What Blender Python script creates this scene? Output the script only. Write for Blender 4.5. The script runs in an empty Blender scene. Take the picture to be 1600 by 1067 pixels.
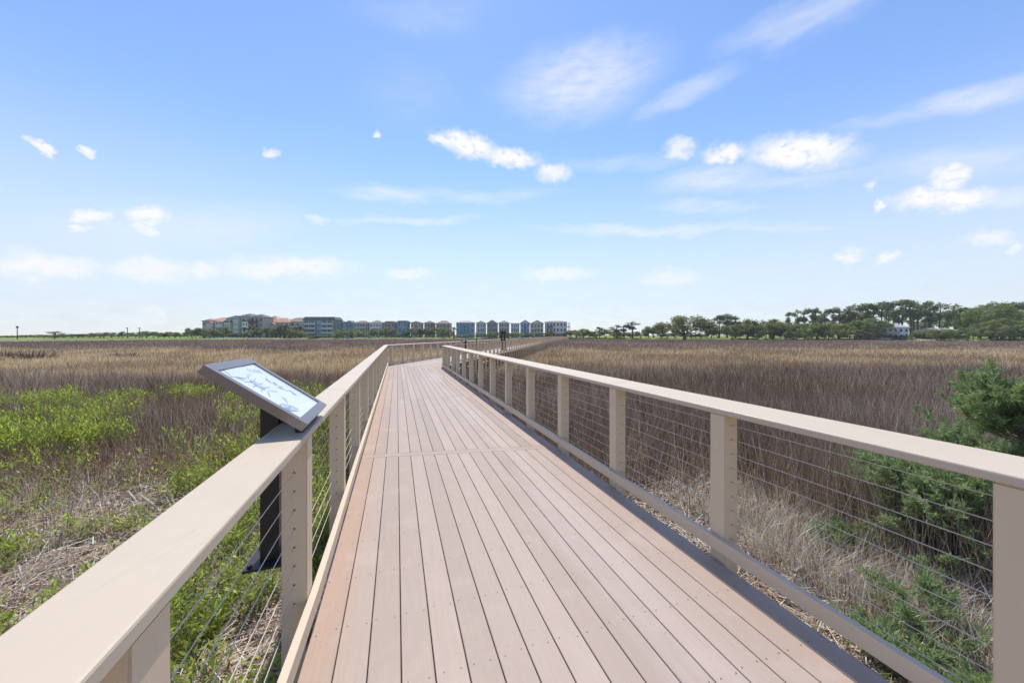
import bpy, bmesh, math, random
import numpy as np
from mathutils import Vector, Matrix

random.seed(7)
rng = np.random.default_rng(11)
scene = bpy.context.scene
COL = scene.collection
R = math.radians
F = 530.0            # focal length in photo pixels
CAMH = 1.57
TH = math.atan(180.0 / F)
CT, ST = math.cos(TH), math.sin(TH)


def W(p, a, z=0.0):
    """boardwalk frame (p across to the right, a along the first leg) -> world"""
    return Vector((p * CT - a * ST, p * ST + a * CT, z))


def PX(x, y, d):
    """a spot in the landscape at depth d metres"""
    return Vector(((x - 800) / F * d, d, CAMH + (524 - y) / F * d))


# ---------------------------------------------------------------- materials
def new_mat(name):
    m = bpy.data.materials.new(name)
    m.use_nodes = True
    nt = m.node_tree
    for n in list(nt.nodes):
        nt.nodes.remove(n)
    out = nt.nodes.new('ShaderNodeOutputMaterial')
    return m, nt, out


def principled(nt, out, rough=0.6, spec=0.3, metal=0.0):
    b = nt.nodes.new('ShaderNodeBsdfPrincipled')
    b.inputs['Roughness'].default_value = rough
    b.inputs['Specular IOR Level'].default_value = spec
    b.inputs['Metallic'].default_value = metal
    nt.links.new(b.outputs[0], out.inputs[0])
    return b


def N(nt, kind, **kw):
    n = nt.nodes.new(kind)
    for k, v in kw.items():
        setattr(n, k, v)
    return n


def noise(nt, vec, scale, detail=4, rough=0.55, dist=0.0):
    n = N(nt, 'ShaderNodeTexNoise')
    n.inputs['Scale'].default_value = scale
    n.inputs['Detail'].default_value = detail
    n.inputs['Roughness'].default_value = rough
    n.inputs['Distortion'].default_value = dist
    if vec is not None:
        nt.links.new(vec, n.inputs['Vector'])
    return n.outputs['Fac']


def mapr(nt, val, a, b, c=0.0, d=1.0, smooth=False):
    n = N(nt, 'ShaderNodeMapRange')
    if smooth:
        n.interpolation_type = 'SMOOTHSTEP'
    n.inputs['From Min'].default_value = a
    n.inputs['From Max'].default_value = b
    n.inputs['To Min'].default_value = c
    n.inputs['To Max'].default_value = d
    nt.links.new(val, n.inputs['Value'])
    return n.outputs['Result']


def mixc(nt, fac, c1, c2, blend='MIX'):
    n = N(nt, 'ShaderNodeMix', data_type='RGBA', blend_type=blend)
    for i, c in ((6, c1), (7, c2)):
        if isinstance(c, (tuple, list)):
            n.inputs[i].default_value = (c[0], c[1], c[2], 1)
        else:
            nt.links.new(c, n.inputs[i])
    if isinstance(fac, (int, float)):
        n.inputs[0].default_value = fac
    else:
        nt.links.new(fac, n.inputs[0])
    return n.outputs[2]


def math_n(nt, op, a, b=None):
    n = N(nt, 'ShaderNodeMath', operation=op)
    for i, v in ((0, a), (1, b)):
        if v is None:
            continue
        if isinstance(v, (int, float)):
            n.inputs[i].default_value = v
        else:
            nt.links.new(v, n.inputs[i])
    return n.outputs[0]


def mapping(nt, vec, scale=(1, 1, 1)):
    n = N(nt, 'ShaderNodeMapping')
    n.inputs['Scale'].default_value = scale
    nt.links.new(vec, n.inputs['Vector'])
    return n.outputs[0]


def coords(nt, which='Object'):
    return N(nt, 'ShaderNodeTexCoord').outputs[which]


def bump(nt, b, h, strength=0.2, dist=0.01):
    n = N(nt, 'ShaderNodeBump')
    n.inputs['Strength'].default_value = strength
    n.inputs['Distance'].default_value = dist
    nt.links.new(h, n.inputs['Height'])
    nt.links.new(n.outputs[0], b.inputs['Normal'])


def plain(name, c, rough=0.6, spec=0.3, metal=0.0, var=0.15, scale=3.0):
    """a flat-coloured surface with soft mottling"""
    m, nt, out = new_mat(name)
    b = principled(nt, out, rough, spec, metal)
    f = noise(nt, coords(nt), scale, 5)
    col = mixc(nt, f, tuple(x * (1 - var) for x in c), tuple(min(1, x * (1 + var)) for x in c))
    nt.links.new(col, b.inputs['Base Color'])
    return m


def leafy(name, trans=0.3, gain=1.0, rough=0.6, random_obj=0.0, through=(1.25, 1.2, 0.75)):
    """foliage: colour from the mesh's Col attribute, some light passing through"""
    m, nt, out = new_mat(name)
    at = N(nt, 'ShaderNodeAttribute', attribute_name='Col')
    col = at.outputs['Color']
    if random_obj:
        oi = N(nt, 'ShaderNodeObjectInfo')
        hsv = N(nt, 'ShaderNodeHueSaturation')
        nt.links.new(mapr(nt, oi.outputs['Random'], 0, 1, 0.5 - 0.02, 0.5 + 0.02), hsv.inputs['Hue'])
        nt.links.new(mapr(nt, oi.outputs['Random'], 0, 1, 1 - random_obj, 1 + random_obj), hsv.inputs['Value'])
        nt.links.new(col, hsv.inputs['Color'])
        col = hsv.outputs[0]
    d = N(nt, 'ShaderNodeBsdfPrincipled')
    d.inputs['Roughness'].default_value = rough
    d.inputs['Specular IOR Level'].default_value = 0.25
    t = N(nt, 'ShaderNodeBsdfTranslucent')
    nt.links.new(col, d.inputs['Base Color'])
    tc = mixc(nt, 1.0, col, tuple(q * gain for q in through), 'MULTIPLY')
    nt.links.new(tc, t.inputs['Color'])
    mx = N(nt, 'ShaderNodeMixShader')
    mx.inputs[0].default_value = trans
    nt.links.new(d.outputs[0], mx.inputs[1])
    nt.links.new(t.outputs[0], mx.inputs[2])
    nt.links.new(mx.outputs[0], out.inputs[0])
    return m


def rail_paint(name, c=(0.545, 0.455, 0.35)):
    m, nt, out = new_mat(name)
    b = principled(nt, out, 0.5, 0.35)
    o = coords(nt)
    big = noise(nt, o, 1.7, 4)
    fine = noise(nt, o, 14, 6, 0.65)
    grain = noise(nt, mapping(nt, o, (55, 2.2, 55)), 1.0, 5, 0.6)
    col = mixc(nt, big, tuple(x * 0.93 for x in c), tuple(x * 1.05 for x in c))
    col = mixc(nt, mapr(nt, fine, 0.60, 0.80, 0, 0.2), col, tuple(x * 0.74 for x in c))
    col = mixc(nt, mapr(nt, grain, 0.60, 0.70, 0, 0.30), col, tuple(x * 0.6 for x in c))
    specks = noise(nt, o, 95, 2)
    col = mixc(nt, mapr(nt, specks, 0.77, 0.80, 0, 0.4), col, (0.2, 0.16, 0.13))
    nt.links.new(col, b.inputs['Base Color'])
    nt.links.new(mapr(nt, fine, 0.3, 0.7, 0.42, 0.6), b.inputs['Roughness'])
    bump(nt, b, grain, 0.18, 0.003)
    return m


def deck_mat():
    m, nt, out = new_mat('deck_boards')
    b = principled(nt, out, 0.55, 0.3)
    o = coords(nt)
    at = N(nt, 'ShaderNodeAttribute', attribute_name='Col')
    sep = N(nt, 'ShaderNodeSeparateColor')
    nt.links.new(at.outputs['Color'], sep.inputs[0])
    rnd = sep.outputs[0]
    base = mixc(nt, rnd, (0.345, 0.272, 0.222), (0.428, 0.342, 0.283))
    # boards stained orange along the left kerb
    xyz = N(nt, 'ShaderNodeSeparateXYZ')
    nt.links.new(o, xyz.inputs[0])
    wob = noise(nt, mapping(nt, o, (3, 0.5, 1)), 1.0, 3)
    pos = math_n(nt, 'ADD', xyz.outputs[0], math_n(nt, 'MULTIPLY', wob, 0.35))
    base = mixc(nt, mapr(nt, pos, 0.05, -0.28, 0, 0.62, True), base, (0.49, 0.305, 0.205))
    base = mixc(nt, mapr(nt, pos, 1.85, 2.25, 0, 0.30, True), base, (0.45, 0.27, 0.19))
    # pale worn track
    tr = math_n(nt, 'ABSOLUTE', math_n(nt, 'SUBTRACT', pos, 1.5))
    w2 = noise(nt, mapping(nt, o, (2.2, 0.35, 1)), 1.0, 5, 0.6)
    trk = math_n(nt, 'MULTIPLY', mapr(nt, tr, 0.34, 0.02, 0, 1, True), mapr(nt, w2, 0.38, 0.62, 0, 0.75))
    base = mixc(nt, trk, base, (0.50, 0.415, 0.385))
    grain = noise(nt, mapping(nt, o, (70, 2.5, 20)), 1.0, 6, 0.65)
    base = mixc(nt, mapr(nt, grain, 0.35, 0.75, 0.0, 0.32), base, (0.30, 0.21, 0.18))
    blot = noise(nt, o, 2.6, 6, 0.62)
    base = mixc(nt, mapr(nt, blot, 0.52, 0.72, 0, 0.42), base, (0.51, 0.415, 0.365))
    dirt = noise(nt, o, 42, 3)
    base = mixc(nt, mapr(nt, dirt, 0.64, 0.76, 0, 0.45), base, (0.24, 0.17, 0.14))
    nt.links.new(base, b.inputs['Base Color'])
    nt.links.new(mapr(nt, blot, 0.3, 0.7, 0.48, 0.66), b.inputs['Roughness'])
    bump(nt, b, grain, 0.25, 0.002)
    return m


M = {}
M['rail'] = rail_paint('tan_rail_paint')
M['post'] = rail_paint('tan_paint_bounce_lit', (0.65, 0.52, 0.365))  # same tan paint as the rail, lightened to put bounced light into the colour
M['toe'] = rail_paint('tan_kerb_paint', (0.62, 0.505, 0.37))
M['deck'] = deck_mat()
M['hole'] = plain('dark_fitting', (0.09, 0.07, 0.055), 0.6)
M['screw'] = plain('screw_head', (0.12, 0.09, 0.075), 0.5, 0.5)
M['under'] = plain('weathered_timber', (0.15, 0.115, 0.09), 0.8, 0.15, var=0.3)
M['cable'] = plain('steel_cable', (0.56, 0.49, 0.41), 0.45, 0.4, 0.15, var=0.1)
M['black'] = plain('black_steel', (0.022, 0.020, 0.019), 0.45, 0.4, var=0.25, scale=8)
M['bronze'] = plain('bronze_frame', (0.23, 0.205, 0.195), 0.30, 0.7, 0.7, var=0.15, scale=8)
M['panel'] = plain('pale_print', (0.62, 0.665, 0.69), 0.18, 0.6, var=0.08, scale=7)
M['ink'] = plain('blue_grey_ink', (0.38, 0.45, 0.49), 0.2, 0.6, var=0.5, scale=45)
M['ink2'] = plain('pale_blue_ink', (0.57, 0.65, 0.69), 0.2, 0.6, var=0.12, scale=30)
M['ink3'] = plain('slate_ink', (0.30, 0.35, 0.39), 0.2, 0.6, var=0.5, scale=60)
M['grass'] = leafy('dry_grass', 0.17, 1.0, 0.7, 0.0, (1.06, 1.0, 0.94))
M['herb'] = leafy('fresh_leaves', 0.45, 1.15, 0.45)
M['crown'] = leafy('tree_foliage', 0.34, 1.05, 0.6, 0.2)
M['cedar'] = leafy('cedar_foliage', 0.42, 1.15, 0.5, 0.0, (1.15, 1.15, 0.85))
M['bark'] = plain('grey_brown_bark', (0.13, 0.10, 0.08), 0.9, 0.1, var=0.35, scale=6)
M['twig'] = plain('grey_twig', (0.27, 0.22, 0.18), 0.9, 0.1, var=0.3, scale=20)
M['palebark'] = plain('bleached_wood', (0.42, 0.36, 0.31), 0.85, 0.1, var=0.2, scale=20)


# ---------------------------------------------------------------- mesh helpers
class MB:
    def __init__(s):
        s.v, s.f, s.m, s.c = [], [], [], []

    def face(s, pts, mi=0, c=None):
        i = len(s.v)
        s.v += [tuple(p) for p in pts]
        s.f.append(tuple(range(i, i + len(pts))))
        s.m.append(mi)
        s.c += [c or (1, 1, 1)] * len(pts)

    def mesh_part(s, verts, faces, mi=0, c=None):
        i = len(s.v)
        s.v += [tuple(p) for p in verts]
        s.f += [tuple(i + k for k in f) for f in faces]
        s.m += [mi] * len(faces)
        s.c += [c or (1, 1, 1)] * len(verts)

    def box(s, x0, x1, y0, y1, z0, z1, mi=0, c=None, xf=None):
        v = [Vector((x, y, z)) for z in (z0, z1) for y in (y0, y1) for x in (x0, x1)]
        if xf is not None:
            v = [xf(p) for p in v]
        s.mesh_part(v, [(0, 2, 3, 1), (4, 5, 7, 6), (0, 1, 5, 4), (2, 6, 7, 3), (0, 4, 6, 2), (1, 3, 7, 5)], mi, c)

    def tube(s, pts, rad, n=6, mi=0, c=None, cap=True):
        pts = [Vector(p) for p in pts]
        vs, fs = [], []
        for i, p in enumerate(pts):
            d = (pts[min(i + 1, len(pts) - 1)] - pts[max(i - 1, 0)]).normalized()
            ref = Vector((0, 0, 1)) if abs(d.z) < 0.9 else Vector((1, 0, 0))
            u = d.cross(ref).normalized()
            w = d.cross(u)
            r = rad[i] if isinstance(rad, (list, tuple)) else rad
            for k in range(n):
                t = 2 * math.pi * k / n
                vs.append(p + u * (r * math.cos(t)) + w * (r * math.sin(t)))
        for i in range(len(pts) - 1):
            for k in range(n):
                a, b = i * n + k, i * n + (k + 1) % n
                fs.append((a, b, b + n, a + n))
        if cap:
            fs.append(tuple(range(n - 1, -1, -1)))
            fs.append(tuple(range(len(vs) - n, len(vs))))
        s.mesh_part(vs, fs, mi, c)

    def data(s, name, mats, colours=False, smooth=False):
        me = bpy.data.meshes.new(name)
        me.from_pydata(s.v, [], s.f)
        for m in mats:
            me.materials.append(m)
        me.polygons.foreach_set('material_index', s.m)
        if smooth:
            me.polygons.foreach_set('use_smooth', [True] * len(s.f))
        if colours:
            ca = me.color_attributes.new('Col', 'FLOAT_COLOR', 'POINT')
            a = np.ones((len(s.v), 4), np.float32)
            a[:, :3] = np.array(s.c, np.float32)
            ca.data.foreach_set('color', a.ravel())
        me.update()
        return me

    def build(s, name, mats, parent=None, colours=False, smooth=False):
        if not isinstance(mats, (list, tuple)):
            mats = [mats]
        return link(name, s.data(name, mats, colours, smooth), parent)


def link(name, data, parent=None):
    o = bpy.data.objects.new(name, data)
    COL.objects.link(o)
    if parent is not None:
        o.parent = parent
    return o


def tag(o, label, cat=None, group=None, kind=None):
    o['label'] = label
    if cat:
        o['category'] = cat
    if group:
        o['group'] = group
    if kind:
        o['kind'] = kind
    return o


def thing(name, loc, label, cat, group=None, rz=0.0):
    o = link(name, None)
    o.location = loc
    o.rotation_euler = (0, 0, rz)
    return tag(o, label, cat, group)


def bevel(me, w, seg=2):
    bm = bmesh.new()
    bm.from_mesh(me)
    bmesh.ops.remove_doubles(bm, verts=bm.verts, dist=1e-6)
    ed = [e for e in bm.edges if len(e.link_faces) == 2 and e.calc_face_angle(0) > 0.5]
    bmesh.ops.bevel(bm, geom=ed, offset=w, segments=seg, affect='EDGES', clamp_overlap=True)
    bm.to_mesh(me)
    bm.free()


def np_mesh(name, verts, tris, cols, mat):
    me = bpy.data.meshes.new(name)
    nv, nf = len(verts), len(tris)
    me.vertices.add(nv)
    me.vertices.foreach_set('co', np.ascontiguousarray(verts, np.float32).ravel())
    me.loops.add(nf * 3)
    me.loops.foreach_set('vertex_index', np.ascontiguousarray(tris, np.int32).ravel())
    me.polygons.add(nf)
    me.polygons.foreach_set('loop_start', np.arange(0, nf * 3, 3, dtype=np.int32))
    me.update(calc_edges=True)
    me.validate()
    ca = me.color_attributes.new('Col', 'FLOAT_COLOR', 'POINT')
    a = np.ones((nv, 4), np.float32)
    a[:, :3] = cols
    ca.data.foreach_set('color', a.ravel())
    me.materials.append(mat)
    return me


_perm = np.random.default_rng(3).random((512, 512))


def vnoise(x, y, s):
    """smooth value noise in 0..1, cell size s"""
    x, y = np.asarray(x) / s + 1000.3, np.asarray(y) / s + 1000.7
    ix, iy = np.floor(x).astype(int), np.floor(y).astype(int)
    fx, fy = x - ix, y - iy
    fx, fy = fx * fx * (3 - 2 * fx), fy * fy * (3 - 2 * fy)
    g = lambda a, b: _perm[a % 512, b % 512]
    return (g(ix, iy) * (1 - fx) + g(ix + 1, iy) * fx) * (1 - fy) + (g(ix, iy + 1) * (1 - fx) + g(ix + 1, iy + 1) * fx) * fy


def fbm(x, y, s, o=3):
    t, a, n = 0, 0.5, 0
    for k in range(o):
        t = t + a * vnoise(x + 17.3 * k, y - 9.1 * k, s / 2 ** k)
        n += a
        a *= 0.5
    return t / n


def sstep(a, b, x):
    t = np.clip((x - a) / (b - a), 0, 1)
    return t * t * (3 - 2 * t)


# ---------------------------------------------------------------- terrain
SHX = np.array([-900, -330, -200, -168, -150, -140, -95, -40, 35, 60, 74, 110, 141, 193, 300, 900])
SHY = np.array([60, 95, 112, 165, 188, 196, 203, 207, 222, 205, 190, 175, 163, 128, 90, 40])


def shore(x):
    return np.interp(x, SHX, SHY)


def land(x, y):
    """0 in the marsh, 1 on the dry land beyond it"""
    x, y = np.asarray(x, float), np.asarray(y, float)
    return sstep(-2, 6, y - shore(x) + 8 * (vnoise(x, y, 23) - 0.5))


def ground_z(x, y):
    x, y = np.asarray(x, float), np.asarray(y, float)
    d = np.hypot(x, y)
    z = -0.86 - 0.34 * sstep(4, 22, d) + 0.14 * (fbm(x, y, 2.6) - 0.5) + 0.1 * (vnoise(x, y, 9) - 0.5)
    l = land(x, y)
    return z * (1 - l) + l * (0.05 + 0.5 * (vnoise(x, y, 40) - 0.5) - 0.00002 * d)


GREY = np.array([0.305, 0.228, 0.175])
BROWN = np.array([0.255, 0.184, 0.118])
GOLD = np.array([0.68, 0.50, 0.28])
TAN = np.array([0.50, 0.37, 0.225])
LAWN = np.array([0.17, 0.24, 0.045])
STRAW = np.array([0.76, 0.61, 0.485])


def zone_weights(x, y):
    """which plants grow where in the marsh"""
    x, y = np.asarray(x, float), np.asarray(y, float)
    q = x / np.maximum(y, 0.3)
    wob = fbm(x, y, 6, 3) - 0.5
    wob2 = fbm(x + 90, y, 22, 3) - 0.5
    yw = y * (1 + 0.35 * wob2)
    left = sstep(0.06, -0.10, q)
    gold_l = sstep(17, 22, yw) * sstep(66, 46, yw)
    gold_r = sstep(17, 27, yw) * sstep(70, 45, yw) * 0.85
    gold = gold_l * left + gold_r * (1 - left)
    green = sstep(4.6, 6.2, y + 3.4 * wob) * sstep(15.5, 13.0, y + 4 * wob2) * sstep(-0.42, -0.70, q + 0.4 * wob)
    return gold, green, wob, wob2


def zone_col(x, y):
    gold, green, wob, wob2 = zone_weights(x, y)
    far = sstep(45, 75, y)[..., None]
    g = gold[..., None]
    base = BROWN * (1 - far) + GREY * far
    near_mix = sstep(-0.25, 0.3, wob + 0.4 * wob2)[..., None]
    base = base * (0.85 + 0.3 * near_mix) + (GREY - BROWN) * near_mix * (1 - far)
    tint = 0.62 + 0.5 * fbm(x, y, 60, 3)[..., None] + 0.3 * fbm(x * 0.5 + 9, y * 1.6, 5, 3)[..., None]
    c = base * tint * (1 - g) + (GOLD * near_mix + TAN * (1 - near_mix)) * g * (0.85 + 0.3 * near_mix)
    l = land(x, y)[..., None]
    lw = LAWN * (0.6 + 0.8 * fbm(x, y, 14, 3)[..., None])
    dune = sstep(0.5, 0.75, fbm(x + 300, y, 35, 3))[..., None] * 0.5
    lw = lw * (1 - dune) + np.array([0.36, 0.31, 0.20]) * dune
    return c * (1 - l) + lw * l


def make_ground():
    rs = np.concatenate([np.array([0.0]), np.geomspace(0.6, 420, 260), np.geomspace(470, 6000, 14)])
    an = np.radians(np.concatenate([np.linspace(-80, 80, 321), np.linspace(88, 272, 24)]))
    rr, aa = np.meshgrid(rs, an, indexing='ij')
    x, y = rr * np.sin(aa), rr * np.cos(aa)
    z = ground_z(x, y)
    z = np.where(rr > 450, np.minimum(z, -0.2), z)
    v = np.stack([x, y, z], -1).reshape(-1, 3)
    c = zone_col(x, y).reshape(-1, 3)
    # dead litter close to the boardwalk
    d = np.hypot(x, y).reshape(-1)
    k = sstep(9, 3, d)[:, None] * 0.55
    c = c * (1 - k) + np.array([0.27, 0.215, 0.165]) * k
    na, nr = len(an), len(rs)
    i, j = np.meshgrid(np.arange(nr - 1), np.arange(na), indexing='ij')
    a = i * na + j
    b = i * na + (j + 1) % na
    t = np.concatenate([np.stack([a, a + na, b + na], -1).reshape(-1, 3), np.stack([a, b + na, b], -1).reshape(-1, 3)])
    m, nt, out = new_mat('marsh_ground')
    bs = principled(nt, out, 0.95, 0.1)
    at = N(nt, 'ShaderNodeAttribute', attribute_name='Col')
    o = coords(nt)
    f1 = noise(nt, o, 9, 6, 0.7)
    f2 = noise(nt, mapping(nt, o, (1, 1, 1)), 0.5, 5, 0.6)
    col = mixc(nt, 1.0, at.outputs['Color'], mixc(nt, f1, (0.45, 0.43, 0.4), (1.5, 1.5, 1.45)), 'MULTIPLY')
    col = mixc(nt, 1.0, col, mixc(nt, f2, (0.8, 0.8, 0.8), (1.2, 1.2, 1.2)), 'MULTIPLY')
    nt.links.new(col, bs.inputs['Base Color'])
    bump(nt, bs, f1, 0.8, 0.06)
    me = np_mesh('marsh_ground', v, t, c, m)
    me.polygons.foreach_set('use_smooth', [True] * len(me.polygons))
    o = link('ground', me)
    tag(o, 'flat brown marsh ground running out to the far shore', kind='structure')


# ---------------------------------------------------------------- grasses
def blade_mesh(pos, h, w, lean, col, tipcol=None, curve=0.5, az=None):
    n = len(pos)
    if az is None:
        az = rng.uniform(0, 2 * np.pi, n)
    side = np.stack([np.cos(az), np.sin(az), np.zeros(n)], -1) * (w[:, None] * 0.5)
    t1 = 0.5
    up1 = np.concatenate([lean * (t1 ** (1 + curve)), np.full((n, 1), t1)], 1) * h[:, None]
    up2 = np.concatenate([lean, np.sqrt(np.clip(1 - 0.5 * (lean ** 2).sum(1, keepdims=True), 0.08, 1))], 1) * h[:, None]
    v = np.empty((n, 5, 3))
    v[:, 0], v[:, 1] = pos - side, pos + side
    v[:, 2], v[:, 3] = pos + up1 - side * 0.85, pos + up1 + side * 0.85
    v[:, 4] = pos + up2
    b = np.arange(n)[:, None] * 5
    t = np.concatenate([b + np.array([[0, 1, 3]]), b + np.array([[0, 3, 2]]), b + np.array([[2, 3, 4]])])
    c = np.repeat(col[:, None, :], 5, 1)
    if tipcol is not None:
        c[:, 4] = tipcol
    return v.reshape(-1, 3), t, c.reshape(-1, 3)


def join(parts):
    vs, ts, cs, o = [], [], [], 0
    for v, t, c in parts:
        vs.append(v)
        ts.append(t + o)
        cs.append(c)
        o += len(v)
    return np.concatenate(vs), np.concatenate(ts), np.concatenate(cs)


def pa(x, y):
    return x * CT + y * ST, -x * ST + y * CT


L2X, L2Y = 0.197, 1.0     # direction of the second leg
LC, RC = W(-0.45, 18.75), W(2.13, 17.05)
LE, RE = Vector((34.4, 225, 0)), Vector((37.6, 224.4, 0))


def on_boardwalk(x, y, margin=0.06):
    p, a = pa(x, y)
    b1 = (p > -0.5 - margin) & (p < 2.18 + margin) & (a < 19)
    xl = LC.x + (y - LC.y) * (LE.x - LC.x) / (LE.y - LC.y)
    xr = RC.x + (y - RC.y) * (RE.x - RC.x) / (RE.y - RC.y)
    b2 = (y > 15.5) & (x > xl - margin - 0.1) & (x < xr + margin + 0.1 + 1.1 * sstep(17, 24, y))
    return b1 | b2


CEDAR = Vector((5.75, 3.75, 0))


def scatter_view(n, y0, y1, power, qmax=1.95):
    """spots over the visible wedge, thinning out with distance"""
    e = 2 - power
    u = rng.random(n)
    y = (u * (y1 ** e - y0 ** e) + y0 ** e) ** (1 / e) if abs(e) > 1e-6 else y0 * (y1 / y0) ** u
    x = rng.uniform(-qmax, qmax, n) * y
    return x, y


def near_class(x, y):
    """fraction of tall grass allowed close to the boardwalk"""
    p, a = pa(x, y)
    nz = 1.4 * (fbm(x + 40, y, 2.2) - 0.5)
    right = sstep(4.9, 5.9, p + nz)
    left = sstep(-2.5, -4.2, p + 2.2 * nz) * np.maximum(sstep(5.2, 6.8, y + 1.5 * nz), 0.07 * sstep(0.45, 0.6, fbm(x - 9, y, 1.4, 2)))
    # further along the walk the reeds come right up to it
    close = sstep(3.6, 6.0, a + nz)
    r = np.where(p > 0.8, np.maximum(right, close), np.maximum(left, sstep(6.2, 8.6, a + nz) * sstep(-0.55, -1.2, p)))
    return np.maximum(r, sstep(19, 20.5, a))


def make_marsh_grass():
    parts = []
    # tall dormant reeds, near and middle
    x, y = scatter_view(560000, 1.6, 80, 1.7)
    k = ~on_boardwalk(x, y) & (land(x, y) < 0.4)
    k &= rng.random(len(x)) < near_class(x, y)
    k &= np.hypot(x - CEDAR.x, y - CEDAR.y) > 0.75
    gold, green, wob, wob2 = zone_weights(x, y)
    k &= rng.random(len(x)) > 0.5 * green
    x, y = x[k], y[k]
    gold, green, wob = gold[k], green[k], wob[k]
    n = len(x)
    z = ground_z(x, y)
    ht = (0.58 + 0.5 * rng.random(n)) * (1.0 + 0.5 * wob) * (1 - 0.25 * gold)
    ht *= 0.8 + 0.45 * fbm(x + 11, y, 1.3, 2)
    low = sstep(7.5, 5.5, y) * sstep(-0.55, -0.8, x / y)
    ht *= (1 - 0.45 * low) * (1 - 0.2 * green)
    wd = np.maximum(0.0050, 0.0013 * y) * rng.uniform(0.7, 1.4, n)
    wind = np.stack([0.25 * (fbm(x, y + 50, 3, 2) - 0.5), 0.25 * (fbm(x + 70, y, 3, 2) - 0.5)], -1)
    lean = rng.normal(0, 0.17, (n, 2)) + wind
    fall = rng.random(n) < 0.06 + 0.35 * low
    lean[fall] *= 4
    lean = np.clip(lean, -0.95, 0.95)
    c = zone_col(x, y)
    v = rng.lognormal(-0.08, 0.52, n)[:, None]
    pale = (rng.random(n) < 0.20 - 0.14 * low)[:, None]
    c = c * (1 - low[:, None] * 0.5) + np.array([0.30, 0.185, 0.115]) * (low[:, None] * 0.5)
    c = np.where(pale, c * 0.45 + np.array([0.40, 0.335, 0.285]) * 0.72, c) * np.clip(v, 0.28, 2.6)
    parts.append(blade_mesh(np.stack([x, y, z], -1), ht, wd, lean, np.clip(c, 0, 0.8)))
    # far reeds, coarser tufts
    x, y = scatter_view(120000, 70, 235, 1.3, 1.9)
    k = ~on_boardwalk(x, y, 0.5) & (land(x, y) < 0.3)
    x, y = x[k], y[k]
    n = len(x)
    z = ground_z(x, y)
    ht = (0.5 + 0.35 * rng.random(n)) * (0.75 + 0.5 * fbm(x, y, 12, 2))
    wd = 0.0022 * y * rng.uniform(0.8, 1.8, n)
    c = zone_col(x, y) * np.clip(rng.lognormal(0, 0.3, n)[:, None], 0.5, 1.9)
    parts.append(blade_mesh(np.stack([x, y, z], -1), ht, wd, rng.normal(0, 0.2, (n, 2)), np.clip(c, 0, 0.8), az=rng.normal(0, 0.5, n)))
    v, t, c = join(parts)
    o = link('marsh_grass', np_mesh('marsh_grass', v, t, c, M['grass']))
    tag(o, 'dormant brown and golden marsh grass spreading to the far shore', 'grass', kind='stuff')

    # bleached straw clumps and fallen stalks beside the boardwalk
    parts = []
    n = 200000
    x, y = scatter_view(n, 0.9, 11, 1.2)
    p, a = pa(x, y)
    cl = fbm(x + 5, y + 5, 1.1, 3)
    k = ~on_boardwalk(x, y, 0.02) & (np.abs(p - 0.85) < 8)
    k &= rng.random(n) < np.where(p > 0.8, sstep(3.2, 3.9, p) * sstep(6.2, 5.2, p) * sstep(0.36, 0.55, cl + 0.08) * sstep(4.6, 2.8, a + 1.2 * (cl - 0.5)), 0.16 * sstep(0.45, 0.6, cl) * sstep(-0.5, -1.0, p))
    x, y, p = x[k], y[k], p[k]
    n = len(x)
    ht = 0.22 + 0.26 * rng.random(n) * np.where(p > 0, 1, 0.8)
    lean = rng.normal(0, 0.32, (n, 2)) + np.stack([0.5 * (vnoise(x, y, 0.7) - 0.5), 0.5 * (vnoise(x + 30, y, 0.7) - 0.5)], -1)
    lean = np.clip(lean, -0.97, 0.97)
    c = STRAW * np.array([0.92, 0.9, 0.9]) * np.clip(rng.lognormal(-0.05, 0.58, n)[:, None], 0.18, 1.5)
    wd = np.maximum(0.0045, 0.0016 * y) * rng.uniform(0.8, 1.5, n)
    parts.append(blade_mesh(np.stack([x, y, ground_z(x, y)], -1), ht, wd, lean, np.clip(c, 0, 0.8), curve=1.2))
    # tangled fallen reeds left of the rail
    n = 26000
    xt, yt = scatter_view(n, 4.2, 8.5, 1.4)
    pt_, at_ = pa(xt, yt)
    kt = (pt_ < -1.3) & (yt > 5.0 + 1.2 * (vnoise(xt, yt, 1.5) - 0.5)) & (rng.random(n) < sstep(8.2, 6.4, yt) * sstep(0.34, 0.52, fbm(xt + 3, yt, 1.7, 2)))
    xt, yt = xt[kt], yt[kt]
    n = len(xt)
    ang = 2.2 * np.pi * fbm(xt, yt + 31, 1.6, 2) + rng.normal(0, 0.7, n)
    mag = rng.uniform(0.62, 0.97, n)
    ct = np.array([0.27, 0.175, 0.115]) * np.clip(rng.lognormal(0, 0.55, n)[:, None], 0.25, 2.6)
    parts.append(blade_mesh(np.stack([xt, yt, ground_z(xt, yt)], -1), rng.uniform(0.28, 0.62, n), np.maximum(0.0045, 0.0013 * yt), np.stack([np.cos(ang), np.sin(ang)], -1) * mag[:, None], np.clip(ct, 0, 0.7), curve=0.25))
    # lying stalks
    n = 150000
    x, y = scatter_view(n, 0.7, 13, 1.25)
    p, a = pa(x, y)
    k = (np.abs(p - 0.85) < 9)
    x, y = x[k], y[k]
    n = len(x)
    th = rng.uniform(0, 2 * np.pi, n)
    d = np.stack([np.cos(th), np.sin(th), rng.normal(0, 0.16, n)], -1)
    L = rng.gamma(2.0, 0.055, n) + 0.04
    wd = np.maximum(0.004, 0.0013 * y) * rng.uniform(0.8, 1.8, n)
    sd = np.stack([-np.sin(th), np.cos(th), rng.normal(0, 0.4, n)], -1) * wd[:, None] * 0.5
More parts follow.
